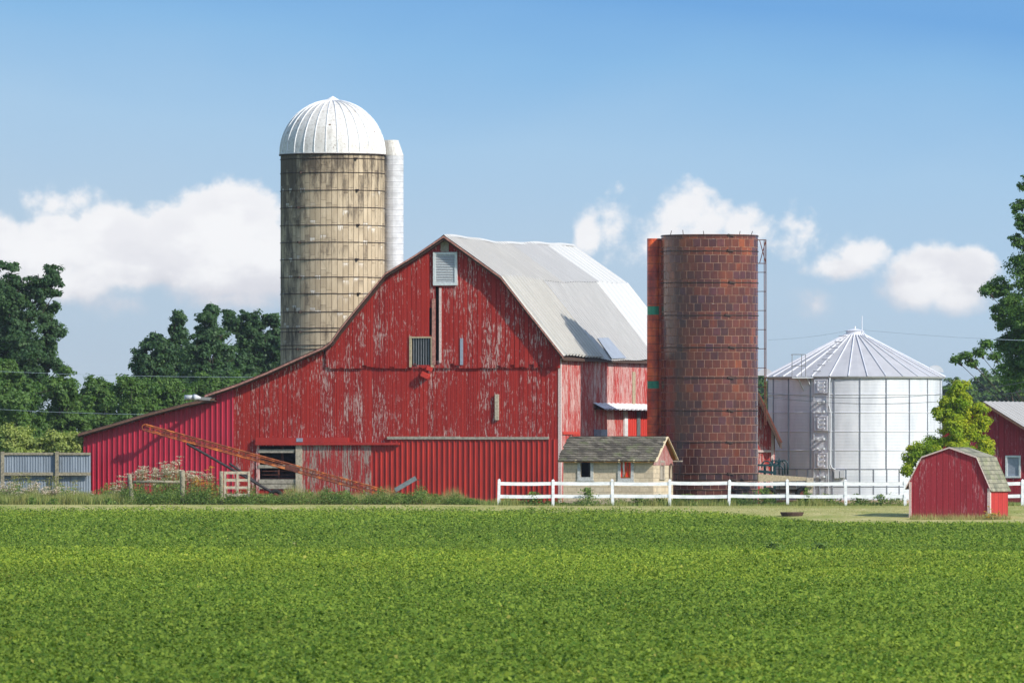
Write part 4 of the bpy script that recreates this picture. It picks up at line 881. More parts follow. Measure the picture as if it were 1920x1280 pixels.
for s_ in (0, 1):
    f_ = (lambda y: y) if not s_ else (lambda y: D-(y if y > 0 else y*.3))
    m_.add([(xl, f_(-oe), hz-slope*oe), (xr-.02, f_(-oe), hz-slope*oe), (xr-.02, f_(D/2), zr-.0), (xl, f_(D/2), zr)], [(0,1,2,3)])
    m_.add([(xl, f_(-oe+.04), hz-slope*oe+.03), (xr-.02, f_(-oe+.04), hz-slope*oe+.03), (xr-.02, f_(D/2), zr+.04), (xl, f_(D/2), zr+.04)], [(0,1,2,3)])
m_.build('roof_underside', 'ochre_board', mh)
m_ = MB(); m_.bar((xr, -oe, hz-slope*oe+.01), (xr, D/2, zr+.03), .03, .12, (1, 0, 0)); m_.bar((xr, D+.10, hz-slope*.1+.01), (xr, D/2, zr+.03), .03, .12, (1, 0, 0)); m_.build('rake_board', 'cream', mh)
m_ = MB()
for px in (1082, 1136, 1163, 1191, 1219): x = H.front(px, 860)[0]; m_.box(x-.04, -oe+.02, hz-.14, x+.04, .0, hz-.03)
m_.build('rafter_ends', 'cream', mh)
for h, inner in ((w1, None), (w2, 'red')):
    m_ = MB(); fw = .13; a = (h[0]-fw, h[1]+fw, h[2]-fw, h[3]+fw*.8)
    m_.box(a[0], -.05, a[2], h[0], .04, a[3]); m_.box(h[1], -.05, a[2], a[1], .04, a[3]); m_.box(h[0], -.045, h[3], h[1], .04, a[3]); m_.box(h[0], -.05, a[2], h[1], .04, h[2]); m_.box(a[0]-.03, -.09, a[2]-.06, a[1]+.03, .02, a[2])
    wf = m_.build('window_frame', 'hut_frame', mh)
    m_ = MB()
    if inner:
        m_.box(h[0], .0, h[2], h[1], .02, h[3]); m_.build('red_board', 'red_hut_panel', wf)
        m_ = MB(); m_.box(h[0]+.09, -.015, h[2]+.05, h[0]+.17, -.002, h[3]); m_.build('white_strip', 'white_paint', wf)
        m_ = MB(); xm = (h[0]+h[1])/2; m_.bar((h[0]+.03, -.03, h[3]), (xm-.06, -.03, h[2]), .025, .025); m_.bar((xm-.04, -.03, h[2]), (xm+.08, -.03, h[3]), .03, .03); m_.bar((xm+.09, -.03, h[3]), (h[1]-.02, -.03, h[2]), .025, .025); m_.bar((h[0], -.04, h[2]+.05), (h[1], -.04, h[2]+.03), .03, .03); m_.build('broken_sash', 'ochre_board', wf)
    else: m_.box(h[0]-.2, .9, h[2]-.2, h[1]+.2, .92, h[3]+.2); m_.build('dark_room', 'pane_dark', wf)
m_ = MB(); m_.box(-.02, sd[0], sd[2], .03, sd[0]+.12, sd[3]); m_.box(-.02, sd[1]-.12, sd[2], .03, sd[1], sd[3]); m_.box(-.02, sd[0]+.12, sd[3]-.08, .03, sd[1]-.12, sd[3]); m_.box(-.03, sd[0]-.1, sd[2]-.05, .06, sd[1]+.1, sd[2]); m_.box(-.06, sd[0]+.12, sd[2], -.03, sd[1]-.12, sd[3]-.08); m_.build('side_window', 'grey_wood', mh)
m_ = MB(); y0_ = H.side(1256, 880)[0]; m_.ring((0, 0, 0), .3, .03, 20, 5); M_ = Matrix.Translation((.06, y0_, H.side(1256, 888)[1])) @ Matrix.Rotation(R(90), 4, 'Y') @ Matrix.Scale(1.5, 4, (1, 0, 0)); m_.v = [tuple(M_ @ Vector(v)) for v in m_.v]; tag(m_.build('rope_coil', 'dark_wood'), 'dark oval coil hanging on the lit end wall of the milk house', 'coil'); bpy.data.objects['rope_coil'].location = H.o; bpy.data.objects['rope_coil'].rotation_euler = (0, 0, -H.th)
m_ = MB(); p = H.side(1268, 855)[0]; m_.box(.0, D-.2, hz-.12, .42, D+.08, hz-.07); m_.build('loose_board', 'grey_wood', mh)
# ================================================================ gambrel barn end behind the tile silo
K = Frame(1450, 17, R(2)); kb = thing('red_gambrel_building', 'red gambrel outbuilding mostly hidden behind the tile silo', 'building', K.o, -K.th)
kp = [K.front(a, b, .5) for a, b in ((1262,828),(1296,745),(1362,690),(1420,737),(1463,829))]; kf = interp([(x, z-.12) for x, z in kp]); kx0 = K.front(1275, 800)[0]
m_ = MB(); wall(m_, boards(kx0, 0, .25), -.05, kf, [], FR); m_.build('front_wall', 'side_boards', kb)
m_ = MB(); m_.box(-.05, 0, -.05, 0, 8, kf(0)); m_.build('side_wall', 'side_boards', kb); m_ = MB(); m_.box(kx0, 0, -.05, kx0+.05, 8, kf(kx0)); m_.build('side_wall', 'side_boards', kb)
m_ = MB(); z = K.front(1440, 845)[1]; m_.box(-3.5, -.06, z-.06, 0, -.015, z+.04); m_.build('trim_board', 'corner_white', kb)
m_ = MB(); m_.box(-.10, -.05, 0, .02, -.0, kf(0)); m_.build('corner_board', 'corner_white', kb)
m_ = MB(); roof_sheet(m_, kp, -.46, 8.3, .5, .02, None, .02); m_.build('roof', 'rust_iron', kb)
m_ = MB(); strip_prism(m_, kp, -.48, 8.2, .26, .02); m_.build('roof_deck', 'dark_wood', kb)
m_ = MB(); strip_prism(m_, kp, -.53, -.48, .30, -.04); m_.build('rake_board', 'dark_wood', kb)
# ================================================================ red metal-roofed building at the right
Q = Frame(1845, 46, R(24)); qb = thing('red_outbuilding', 'long maroon outbuilding with pale metal roof at the right edge', 'building', Q.o, -Q.th)
qa = Q.front(1843, 753, .5); qs = .58; hwq = 6.; qp = [(qa[0]-3.6, qa[1]-3.6*qs), (qa[0], qa[1]), (qa[0]+hwq, qa[1]-hwq*qs)]; qf = interp([(x, z-.12) for x, z in qp])
qw = Q.front(1889, 857)[0], Q.front(1911, 857)[0], Q.front(1889, 892)[1], Q.front(1889, 857)[1]
m_ = MB(); wall(m_, boards(qp[0][0]+.3, qp[2][0]-.3, .3, .008, .004), -.05, qf, [qw], FR); m_.build('front_wall', 'maroon_boards', qb)
m_ = MB(); m_.box(qp[2][0]-.35, .0, -.05, qp[2][0]-.3, 16, qf(qp[2][0]-.35)); m_.build('side_wall', 'maroon_side', qb)
m_ = MB(); roof_sheet(m_, qp, -.5, 16.5, .6, .03, None, .02); m_.build('roof', 'roof_mid', qb)
m_ = MB(); strip_prism(m_, qp, -.5, 16.3, .12, .01); m_.build('roof_deck', 'brown_edge', qb)
m_ = MB(); fw = .09; a = qw; m_.box(a[0]-fw, -.06, a[2]-fw, a[0], 0, a[3]+fw); m_.box(a[1], -.06, a[2]-fw, a[1]+fw, 0, a[3]+fw); m_.box(a[0], -.06, a[3], a[1], 0, a[3]+fw); m_.box(a[0], -.06, a[2]-fw, a[1], 0, a[2]); wf = m_.build('window_frame', 'louver_white', qb)
m_ = MB(); m_.box(a[0], .0, a[2], a[1], .02, a[3]); m_.build('window_board', 'light_strip', wf)
# ================================================================ small gambrel shed
Z = Frame(1856, -20.5, R(20)); sh = thing('garden_shed', 'small dark red gambrel shed with shingle roof on the lawn', 'shed', Z.o, -Z.th)
sp = [Z.front(a, b, .06) for a, b in ((1699,912),(1728,856),(1780,838),(1831,856),(1857,916))]; sf = interp([(x, z-.05) for x, z in sp]); sx0 = Z.front(1706, 930)[0]; SD = Z.side(1890, 930)[0]
m_ = MB(); wall(m_, boards(sx0, 0, .3, .006, .003), -.05, sf, [], FR); m_.build('front_wall', 'maroon_boards', sh)
m_ = MB(); wall(m_, [(0, 0), (SD, 0)], -.05, lambda x: sf(0), [], lambda y, d, z: (0, y, z)); m_.build('side_wall', 'maroon_side', sh); m_ = MB(); m_.box(sx0, 0, -.05, sx0+.04, SD, sf(sx0)); m_.build('side_wall', 'maroon_side', sh)
m_ = MB(); m_.prism([(sx0, 0), (0, 0)]+[(min(0, max(sx0, x)), z-.08) for x, z in sp[::-1]], SD-.03, SD); m_.build('rear_wall', 'maroon_boards', sh)
m_ = MB(); ext = [(sp[4][0]+.05, sp[4][1]-.08)]; full = [(sp[0][0]-.05, sp[0][1]-.08)]+sp+ext
nk = 26
for (a, b) in zip(full, full[1:]): m_.prism([a, b, (b[0], b[1]-.035), (a[0], a[1]-.035)], -.06, SD+.15)
m_.build('shingle_roof', 'shed_shingle', sh)
m_ = MB()
for (a, b) in zip(sp, sp[1:]): m_.prism([(a[0], a[1]+.01), (b[0], b[1]+.01), (b[0], b[1]-.05), (a[0], a[1]-.05)], -.10, -.06)
m_.build('rake_trim', 'corner_white', sh)
m_ = MB(); m_.box(-.1, -.04, -.05, .03, .08, sf(0)-.02); m_.build('corner_board', 'corner_white', sh); m_ = MB(); m_.box(sx0-.03, -.04, -.05, sx0+.07, .02, sf(sx0)-.02); m_.build('corner_board', 'corner_white', sh)
m_ = MB(); m_.box(.0, .05, sf(0)-.10, .03, SD, sf(0)-.02); m_.build('eave_board', 'dark_wood', sh)
# ================================================================ white rail fence
wfence = thing('rail_fence', 'white two-rail fence along the yard from the barn to the right edge', 'fence', (at(935, 0, -.5).x, -.5, .04))
posts = [935, 1037, 1149, 1256, 1367, 1477, 1586, 1697, 1808, 1917, 2027]
ox = wfence.location.x; prev = None
for i, px in enumerate(posts):
    Y = -.5-.10*i*.0; p = at(px, HY, Y); g = float(gh(p.x, Y)); m_ = MB(); x = p.x-ox; hgt = 1.12+random.uniform(-.015, .015); ln = random.uniform(-.03, .03)
    m_.box(x-.062, -.062, g-.14, x+.062, .062, g-.04+hgt); m_.add([(x-.075, -.075, g-.04+hgt), (x+.075, -.075, g-.04+hgt), (x+.075, .075, g-.04+hgt), (x-.075, .075, g-.04+hgt), (x, 0, g+hgt+.03)], [(0,1,4),(1,2,4),(2,3,4),(3,0,4),(0,3,2,1)])
    m_.v = [(v[0]+ln*v[2], v[1], v[2]) for v in m_.v]; m_.build('fence_post', 'white_paint', wfence)
    if prev is not None:
        for z in (1.0, .44):
            m_ = MB(); s_ = random.uniform(-.015, .015); n = 6; xa, xb = prev[0]+.063, x-.063
            for k in range(n):
                xa1, xb1 = xa+(xb-xa)*k/n, xa+(xb-xa)*(k+1)/n; f1 = -.018*math.sin(math.pi*k/n); f2 = -.018*math.sin(math.pi*(k+1)/n); zz = g-.04+z+s_
                m_.add([(xa1, -.022, zz-.075+f1), (xb1, -.022, zz-.075+f2), (xb1, -.022, zz+.075+f2), (xa1, -.022, zz+.075+f1), (xa1, .022, zz-.075+f1), (xb1, .022, zz-.075+f2), (xb1, .022, zz+.075+f2), (xa1, .022, zz+.075+f1)], [(0,1,2,3),(4,7,6,5),(3,2,6,7),(0,4,5,1)])
            m_.build('rail', 'white_paint', wfence)
    prev = (x, 0)
# ================================================================ rustic posts, rail and picket gate at the left
def rpost(px, top, r, Y, lab, lean=0):
    p = at(px, HY, Y); g = float(gh(p.x, Y)); h = at(px, top, Y).z-g
    m_ = MB(); m_.tube([(0, 0, -.2), (.02*lean, 0, h*.4), (lean*.08, 0, h*.8), (lean*.1, 0, h)], [r*1.05, r, r*.95, r*.9], 9)
    o = m_.build('wooden_post', 'weathered_post', None, True); o.location = (p.x, Y, g); tag(o, lab, 'post', 'rough wooden posts by the crimson shed'); return o
rpost(247, 889, .10, 1.5, 'rough grey post at the left end of the log rail', -1); rpost(342, 882, .115, 1.5, 'thicker rough post at the right end of the log rail')
rpost(415, 883, .10, 1.5, 'rough post on which the pale board gate hangs')
p, q = at(250, 903, 1.5), at(340, 903, 1.5); m_ = MB(); m_.tube([(0, 0, 0), ((q-p).x*.5, 0, .01), ((q-p).x, 0, -.01)], [.07, .06, .065], 8); o = m_.build('log_rail', 'weathered_post', None, True); o.location = p; tag(o, 'round log rail between two rough posts before the crimson shed', 'rail')
p = at(420, 932, 1.5); gt = thing('board_gate', 'pale board gate of four rails standing by the crimson shed', 'gate', p); wg = at(469, 932, 1.5).x-p.x; hg = at(420, 884, 1.5).z-p.z
for k, z in enumerate((.10, .42, .75, 1.08)):
    m_ = MB(); m_.box(0, -.02, z-.05, wg, .02, z+.07); m_.build('gate_rail', 'pale_wood', gt)
for x in (.05, wg*.52, wg-.05): m_ = MB(); m_.box(x-.05, -.05, -.02, x+.05, -.02, hg); m_.build('gate_upright', 'pale_wood', gt)
m_ = MB()
for k in range(5): zz = .25+.2*k; a, b = at(347, HY, 1.5), at(411, HY, 1.5); m_.tube([(a.x, 1.5, .1+zz), ((a.x+b.x)/2, 1.5, .1+zz-.03), (b.x, 1.5, .1+zz)], .008, 4)
for k in range(9): x = a.x+(b.x-a.x)*(k+.5)/9; m_.tube([(x, 1.5, .2), (x, 1.5, 1.15)], .006, 4)
tag(m_.build('wire_fence', 'rust_iron'), 'thin rusty wire mesh strung from the thick post to the gate post', 'fence')
# ================================================================ grey board fence at far left
YF = 12; gx0 = at(-70, 0, YF).x; p0 = at(0, HY, YF); gf = thing('panel_fence', 'weathered grey panel fence with wooden rails left of the crimson shed', 'fence', (p0.x, YF, .1)); L0 = at(-130, 0, YF).x-p0.x; L1 = at(170, 0, YF).x-p0.x
zf = lambda py: at(0, py, YF).z-.1
m_ = MB(); wall(m_, ribs(L0, L1, .12, .025), zf(886), lambda x: zf(852), [], FR); m_.build('upper_panel', 'grey_panel', gf)
m_ = MB(); wall(m_, ribs(L0, L1, .12, .025), zf(935), lambda x: zf(891), [], lambda x, d, z: (x, .18-d, z)); m_.build('lower_panel', 'grey_panel', gf)
for a, b in ((852.5, 848), (891, 885)): m_ = MB(); m_.box(L0, -.09, zf(a), L1, -.03, zf(b)); m_.build('fence_rail', 'weathered_post', gf)
for px in (-100, 5, 107): x = at(px, 0, YF).x-p0.x; m_ = MB(); m_.box(x-.08, -.18, -.1, x+.08, -.1, zf(846)); m_.build('fence_post', 'weathered_post', gf)
m_ = MB(); a = at(2, HY, 9); m_.box(a.x-1.0, 9, .7, a.x-.1, 9.6, 1.25); m_.tube([(a.x-.3, 8.9, .3), (a.x-.3, 9.2, .3)], .3, 14); m_.box(a.x-.7, 8.9, 1.25, a.x-.2, 9.3, 1.75); tag(m_.build('farm_cart', 'rust_iron'), 'rusty red farm cart cut by the left frame edge before the grey fence', 'cart')
# ================================================================ hay elevator
YE = 5.0
el_ = thing('hay_elevator', 'long rusty orange hay elevator slanting before the barn with black strut', 'elevator', at(268, 800, YE)); E0 = at(268, 800, YE); E1 = at(740, 929, YE)
dE = (E1-E0); LE = dE.length; ang = math.atan2(-dE.z, dE.x); MR = Matrix.Rotation(ang, 4, 'Y'); hE = .27
for yy in (-.22, .22):
    m_ = MB()
    for z in (-hE/2, hE/2, hE/2-.07, -hE/2+.07): m_.tube([(.12, yy, z), (LE, yy, z)], .034 if abs(z) == hE/2 else .02, 6)
    m_.tube([(.12, yy, hE/2)]+[(.12-.16*math.sin(t), yy, hE/2*math.cos(t)) for t in np.linspace(.2, math.pi-.2, 7)]+[(.12, yy, -hE/2)], .02, 6)
    m_.v = [tuple(MR @ Vector(v)) for v in m_.v]; m_.build('side_rail', 'rust_orange', el_)
m_ = MB(); k = .4
while k < LE: m_.bar((k, -.22, 0), (k, .22, 0), .035, hE*.9); k += .62
m_.v = [tuple(MR @ Vector(v)) for v in m_.v]; m_.build('paddles', 'rust_iron', el_)
m_ = MB(); m_.tube([(.5, -.24, -.01), (LE*.97, -.24, -.02)], .018, 5); m_.box(2.1, -.2, -hE/2-.08, 2.6, .2, -hE/2+.04); m_.box(6.6, -.26, -hE/2, 7.2, -.2, hE/2-.05); m_.v = [tuple(MR @ Vector(v)) for v in m_.v]; m_.build('drive_chain', 'rust_iron', el_)
m_ = MB(); o = E0
for yy in (-.24, .24):
    a, b = at(350, 831, YE)-o, at(513, 924, YE)-o; m_.tube([(a.x, yy, a.z), (b.x, yy, b.z)], .055, 8)
    a, b = at(430, 868, YE)-o, at(500, 918, YE)-o; m_.tube([(a.x, yy+.1, a.z), (b.x, yy+.05, b.z)], .05, 8)
m_.build('strut', 'black_steel', el_)
for yy in (-.5, .5):
    m_ = MB(); w_ = at(517, 938, YE)-o; w_.z = .1+.33-E0.z
    M_ = Matrix.Translation((w_.x, yy, w_.z)) @ Matrix.Rotation(R(90), 4, 'X'); m_.ring((0, 0, 0), .26, .085, 28, 8); m_.v = [tuple(M_ @ Vector(v)) for v in m_.v]; wh = m_.build('wheel', 'tyre', el_, True)
    m_ = MB(); m_.tube([(w_.x, yy-.05, w_.z), (w_.x, yy+.05, w_.z)], .17, 16); m_.build('hub', 'rust_iron', wh)
m_ = MB(); m_.tube([(w_.x, -.5, w_.z), (w_.x, .5, w_.z)], .035, 6); m_.build('axle', 'rust_iron', el_)
# hopper chute and its stand
p = at(741, 922, 3.5); q = at(780, 899, 3.5); hop = thing('hopper_chute', 'dark steel chute propped on thin legs near the elevator foot', 'chute', at(741, 945, 3.5)); o = hop.location
m_ = MB(); a, b = p-o, q-o; m_.bar((a.x, 0, a.z), (b.x, 0, b.z), .5, .03); m_.bar((a.x, -.25, a.z+.08), (b.x, -.25, b.z+.08), .03, .2); m_.bar((a.x, .25, a.z+.08), (b.x, .25, b.z+.08), .03, .2); m_.build('trough', 'grey_steel', hop)
m_ = MB()
for (x0, x1) in ((782, 786), (788, 791)): a, b = at(x0-1, 900, 3.5)-o, at(x1, 948, 3.5)-o; m_.bar((a.x, 0, a.z), (b.x, -.1, b.z), .04, .05)
a, b = at(779, 899, 3.5)-o, at(790, 899, 3.5)-o; m_.bar((a.x, 0, a.z), (b.x, 0, b.z), .05, .05); a = at(744, 922, 3.5)-o; m_.box(a.x-.05, -.1, -.1, a.x+.05, .1, a.z); m_.build('stand', 'rust_iron', hop)
# ================================================================ flat wagon with green implement
YW = 5.0; o = at(1419, 941, YW); wg_ = thing('flat_wagon', 'low grey plank wagon behind the white fence right of the tile silo', 'wagon', o, 0)
a, b = at(1421, 888, YW)-o, at(1511, 894, YW)-o
m_ = MB()
for k in range(8): t0 = k/8; m_.add([(a.x, -1.0+.25*k, a.z), (b.x, -1.0+.25*k, b.z), (b.x, -.77+.25*k, b.z), (a.x, -.77+.25*k, a.z)], [(0,1,2,3)])
m_.add([(a.x, -1, a.z), (b.x, -1, b.z), (b.x, -1, b.z-.16), (a.x, -1, a.z-.34), (a.x, 1, a.z), (b.x, 1, b.z), (b.x, 1, b.z-.16), (a.x, 1, a.z-.34)], [(0,1,2,3),(4,7,6,5),(0,3,7,4),(1,5,6,2),(2,6,7,3)]); m_.build('deck', 'tan_wood', wg_)
m_ = MB(); c_ = at(1524, 903, YW)-o; m_.box(b.x, -1.02, c_.z-.22, c_.x, 1.02, b.z-.02); m_.box(b.x+.05, -.9, c_.z-.5, c_.x-.03, .9, c_.z-.22); m_.build('head_block', 'pale_wood', wg_)
m_ = MB(); m_.box(a.x+.2, -.5, .42, b.x, -.35, .58); m_.box(a.x+.2, .35, .42, b.x, .5, .58); m_.build('frame', 'dark_wood', wg_)
for x in (.55, 2.05):
    for yy in (-.8, .8):
        M_ = Matrix.Translation((x, yy, .34)) @ Matrix.Rotation(R(90), 4, 'X'); m_ = MB(); m_.ring((0, 0, 0), .25, .09, 24, 8); m_.v = [tuple(M_ @ Vector(v)) for v in m_.v]; wh = m_.build('wheel', 'tyre', wg_, True); m_ = MB(); m_.tube([(x, yy-.05, .34), (x, yy+.05, .34)], .16, 14); m_.build('hub', 'rust_iron', wh)
YI = YW+1.7; o = at(1425, 889, YI); im = thing('green_cultivator', 'dark green cultivator with curved spring tines above the wagon deck', 'cultivator', (o.x, YI, .1)); o = Vector(im.location); g_ = lambda px, py: (at(px, py, YI)-o)
m_ = MB()
for yy in (-.35, .35): a, b = g_(1421, 871.5), g_(1460, 872); m_.bar((a.x, yy, a.z), (b.x, yy, b.z), .1, .09); a, b = g_(1422, 883), g_(1455, 886); m_.bar((a.x, yy, a.z), (b.x, yy, b.z), .1, .12)
for px in (1434, 1452): a, b = g_(px, 870), g_(px, 940); m_.bar((a.x, 0, a.z), (b.x, 0, .0), .12, .12)
m_.build('frame', 'dark_green', im)
for (px, top, rr, yy) in ((1437, 864, 9, -.3), (1452, 863, 9, .0), (1462, 863, 10, .3), (1469, 863, 8, -.1), (1460, 872, 8, .2)):
    pts = [(g_(px-rr, top+14).x, yy, g_(0, top+12).z)]+[(g_(px+rr*math.cos(math.pi-t), 0).x, yy, g_(0, top+rr*.9*(1-math.sin(t))).z) for t in np.linspace(.2, math.pi-.15, 9)]+[(g_(px+rr, 0).x, yy, g_(0, top+26).z)]
    m_ = MB(); m_.tube(pts, .033, 7); m_.build('tine', 'dark_green', im, True)
m_ = MB()
for px in (1447, 1460): a = g_(px, 857); m_.prism([(a.x-.06, a.z-.32), (a.x+.10, a.z-.32), (a.x+.02, a.z)], -.05, .05)
m_.build('hitch_plate', 'dark_green', im)
# fire ring
p = at(1485, 966, -17); p.z = float(gh(p.x, -17)); m_ = MB(); m_.lathe([(.38, .0), (.46, .17), (.49, .18), (.50, .14), (.42, -.02)], 28); fr = m_.build('fire_ring', 'dark_wood', None, True); fr.location = p; tag(fr, 'low rusty iron fire ring lying on the lawn at the field edge', 'fire ring')
# ================================================================ air
def haze_box():
    m = bpy.data.materials.new('haze'); m.use_nodes = True; t = N(m.node_tree); t.n.clear()
    v = t.node('ShaderNodeVolumePrincipled', {}, {'Color': (.80, .88, 1., 1), 'Density': HAZE, 'Anisotropy': .2}); o = t.node('ShaderNodeOutputMaterial'); t.l.new(v.outputs[0], o.inputs[1]); MAT['haze'] = m
    mb = MB(); mb.box(-2560, -2560, -3, 2560, 2560, 24); b = mb.build('haze', 'haze'); tag(b, 'thin summer haze over the whole farm', 'haze', kind='stuff')
HAZE = .00006
haze_box()
# ================================================================ overhead wires
def wire(p, q, sagm, r, lab, m='wire', g='overhead wires'):
    p, q = Vector(p), Vector(q); pts = [tuple(p.lerp(q, t)+Vector((0, 0, -4*sagm*t*(1-t)))) for t in np.linspace(0, 1, 25)]; mb = MB(); mb.tube([tuple(Vector(a)-p) for a in pts], r, 5); o = mb.build('power_line', m); o.location = p; tag(o, lab, 'wire', g)
wire(at(1424, 735, 12), at(2150, 655, 12), 1.0, .011, 'upper dark wire crossing in front of the grain bin wall'); wire(at(1424, 742, 12), at(2150, 676, 12), 1.0, .011, 'lower dark wire crossing in front of the grain bin wall')
wire(at(1440, 637, 60), at(1604, 617, 60), .1, .012, 'thin pale wire from the tile silo to the bin peak', 'wire_pale'); wire(at(1604, 617, 60), at(1990, 640, 60), .1, .012, 'thin pale wire from the bin peak to the right', 'wire_pale')
wire(at(-80, 692, 60), at(600, 706, 60), .15, .007, 'upper thin wire passing the left trees', 'wire_pale'); wire(at(-80, 762, 60), at(430, 776, 60), .15, .007, 'lower thin wire passing the left trees', 'wire_pale')
# ================================================================ grasses and weeds
def blades(name, X, Y, H, Wd, material, label, cat, lean=.35, tall=None):
    n = len(X); z = gh(X, Y); a = rng.uniform(0, 2*np.pi, n); dx_, dy_ = np.cos(a)*Wd/2, np.sin(a)*Wd/2
    b = rng.uniform(0, 2*np.pi, n); ll = H*rng.uniform(0, lean, n); V = np.empty((n, 3, 3))
    V[:, 0] = np.stack([X-dx_, Y-dy_, z-.02], 1); V[:, 1] = np.stack([X+dx_, Y+dy_, z-.02], 1); V[:, 2] = np.stack([X+np.cos(b)*ll, Y+np.sin(b)*ll, z+H], 1)
    o = rawmesh(name, V.reshape(-1, 3), n, 3, material); tag(o, label, cat, kind='stuff'); return o
def xr_(p0, p1, Y): return at(p0, 0, Y).x, at(p1, 0, Y).x
# verge left of the shed
n = 26000; x = rng.uniform(*xr_(-120, 260, 5), n); y = rng.uniform(.5, 11, n); h = rng.uniform(.15, .5, n)+.25*np.sin(x*1.7)**2*rng.random(n)
blades('verge_grass', x, y, h, .035, 'weed_leaf', 'tall green grass before the grey panel fence', 'grass')
# verge along barn foot
n = 30000; x = rng.uniform(*xr_(200, 925, 4), n); y = rng.uniform(2.4, 7.5, n); px = (x*pxm(4)+960)
env = np.interp(px, [200, 260, 420, 480, 520, 560, 640, 740, 800, 870, 925], [.25, .4, .45, .4, .42, .42, .36, .4, .42, .22, .14])
h = env*(.2+1.3*rng.random(n)**1.8)*np.clip(.55+.45*np.sin(x*4.3+y)*np.sin(x*1.7+y*2.1)+.3*np.sin(x*9.1), .15, 1.2)
blades('tall_grass', x, y, np.maximum(h, .06), .032, 'weed_leaf', 'tall unmown grass along the foot of the barn', 'grass')
n = 15000; x = rng.uniform(*xr_(480, 900, 4), n); y = rng.uniform(1, 6.5, n); px = x*pxm(4)+960; env = np.interp(px, [480, 520, 560, 640, 690, 800, 860, 900], [.7, .9, .95, .7, .75, .95, .7, .4])
blades('seeding_grass', x, y, env*(.3+.85*rng.random(n)**1.5)*np.clip(.7+.4*np.sin(x*3.1)*np.sin(x*1.3+2), .3, 1.1), .016, 'grass_dry', 'dry golden seed grass in front of the red sliding door', 'grass', .4)
n = 16000; x = rng.uniform(*xr_(900, 1920, 0), n); y = rng.uniform(-1.2, 2.5, n); px = x*pxm(0)+960
env = .12+.28*np.clip(np.sin(px*.021+1)+.4*np.sin(px*.067), 0, 1.2)+.2*((px > 1270) & (px < 1380))
blades('fence_line_grass', x, y, env*rng.uniform(.3, 1.1, n), .03, 'weed_leaf', 'patchy unmown grass beneath the white rail fence', 'grass')
n = 22000; x = rng.uniform(*xr_(-60, 1980, -14), n); y = rng.uniform(-15, -2, n); blades('mown_stubble', x, y, rng.uniform(.02, .06, n), .03, 'grass_dry', 'short pale mown grass between field and barn', 'grass')
n = 26000; x = rng.uniform(*xr_(1270, 1990, -28), n); y = rng.uniform(-36, -2, n); k = y > edge(x); blades('lawn_grass', x[k], y[k], rng.uniform(.015, .05, k.sum()), .03, 'grass_dry', 'short lawn grass around the small gambrel shed', 'grass')
n = 1800; x = rng.uniform(*xr_(1706, 1895, -21), n); y = rng.uniform(-21.8, -20.8, n); blades('shed_fringe_grass', x, y, rng.uniform(.06, .32, n), .02, 'grass_dry', 'dry fringe of grass at the foot of the small shed', 'grass')
def weed_mass(name, p0, p1, Y0, Y1, n, hfun, lsz, m_, label):
    ncl = n//60; cx_ = rng.uniform(*xr_(p0, p1, Y0), ncl); cy_ = rng.uniform(Y0, Y1, ncl); ch = np.array([hfun(v*pxm(Y0)+960) for v in cx_])*rng.uniform(.35, 1.15, ncl)
    i = np.repeat(np.arange(ncl), 60); k = rng.random(len(i))**.8; w = .22*(1.1-k*.7)
    q = np.stack([cx_[i]+rng.normal(0, 1, len(i))*w, cy_[i]+rng.normal(0, 1, len(i))*w, gh(cx_[i], cy_[i])+.03+k*ch[i]], 1)
    o = quads(name, q, rng.normal(0, .8, q.shape)+np.array([0, -.2, .7]), lsz*rng.uniform(.4, 1.4, len(q)), m_, None, .42, rnd=np.clip(rng.random(ncl)[i]*.7+rng.random(len(i))*.3, 0, 1)); tag(o, label, 'weeds', kind='stuff')
weed_mass('leafy_weeds', 205, 905, .6, 3.4, 42000, lambda p: float(np.interp(p, [205, 250, 330, 410, 470, 520, 600, 700, 800, 860, 905], [.3, .8, .9, .75, .5, .42, .55, .48, .55, .34, .14]))*(1.0+.5*math.sin(p*.13)*math.sin(p*.05)), .085, 'weed_dark', 'mixed leafy green weeds crowding the foot of the barn')
weed_mass('verge_weeds', -60, 215, 3., 10., 18000, lambda p: .55+.3*math.sin(p*.07), .08, 'weed_dark', 'leafy verge weeds before the grey panel fence')
weed_mass('fence_line_weeds', 940, 1700, -.3, 2.5, 15000, lambda p: .18+.32*max(0, math.sin(p*.023+.5))+.12*math.sin(p*.11), .075, 'weed_dark', 'patches of leafy weeds beneath the white rail fence')
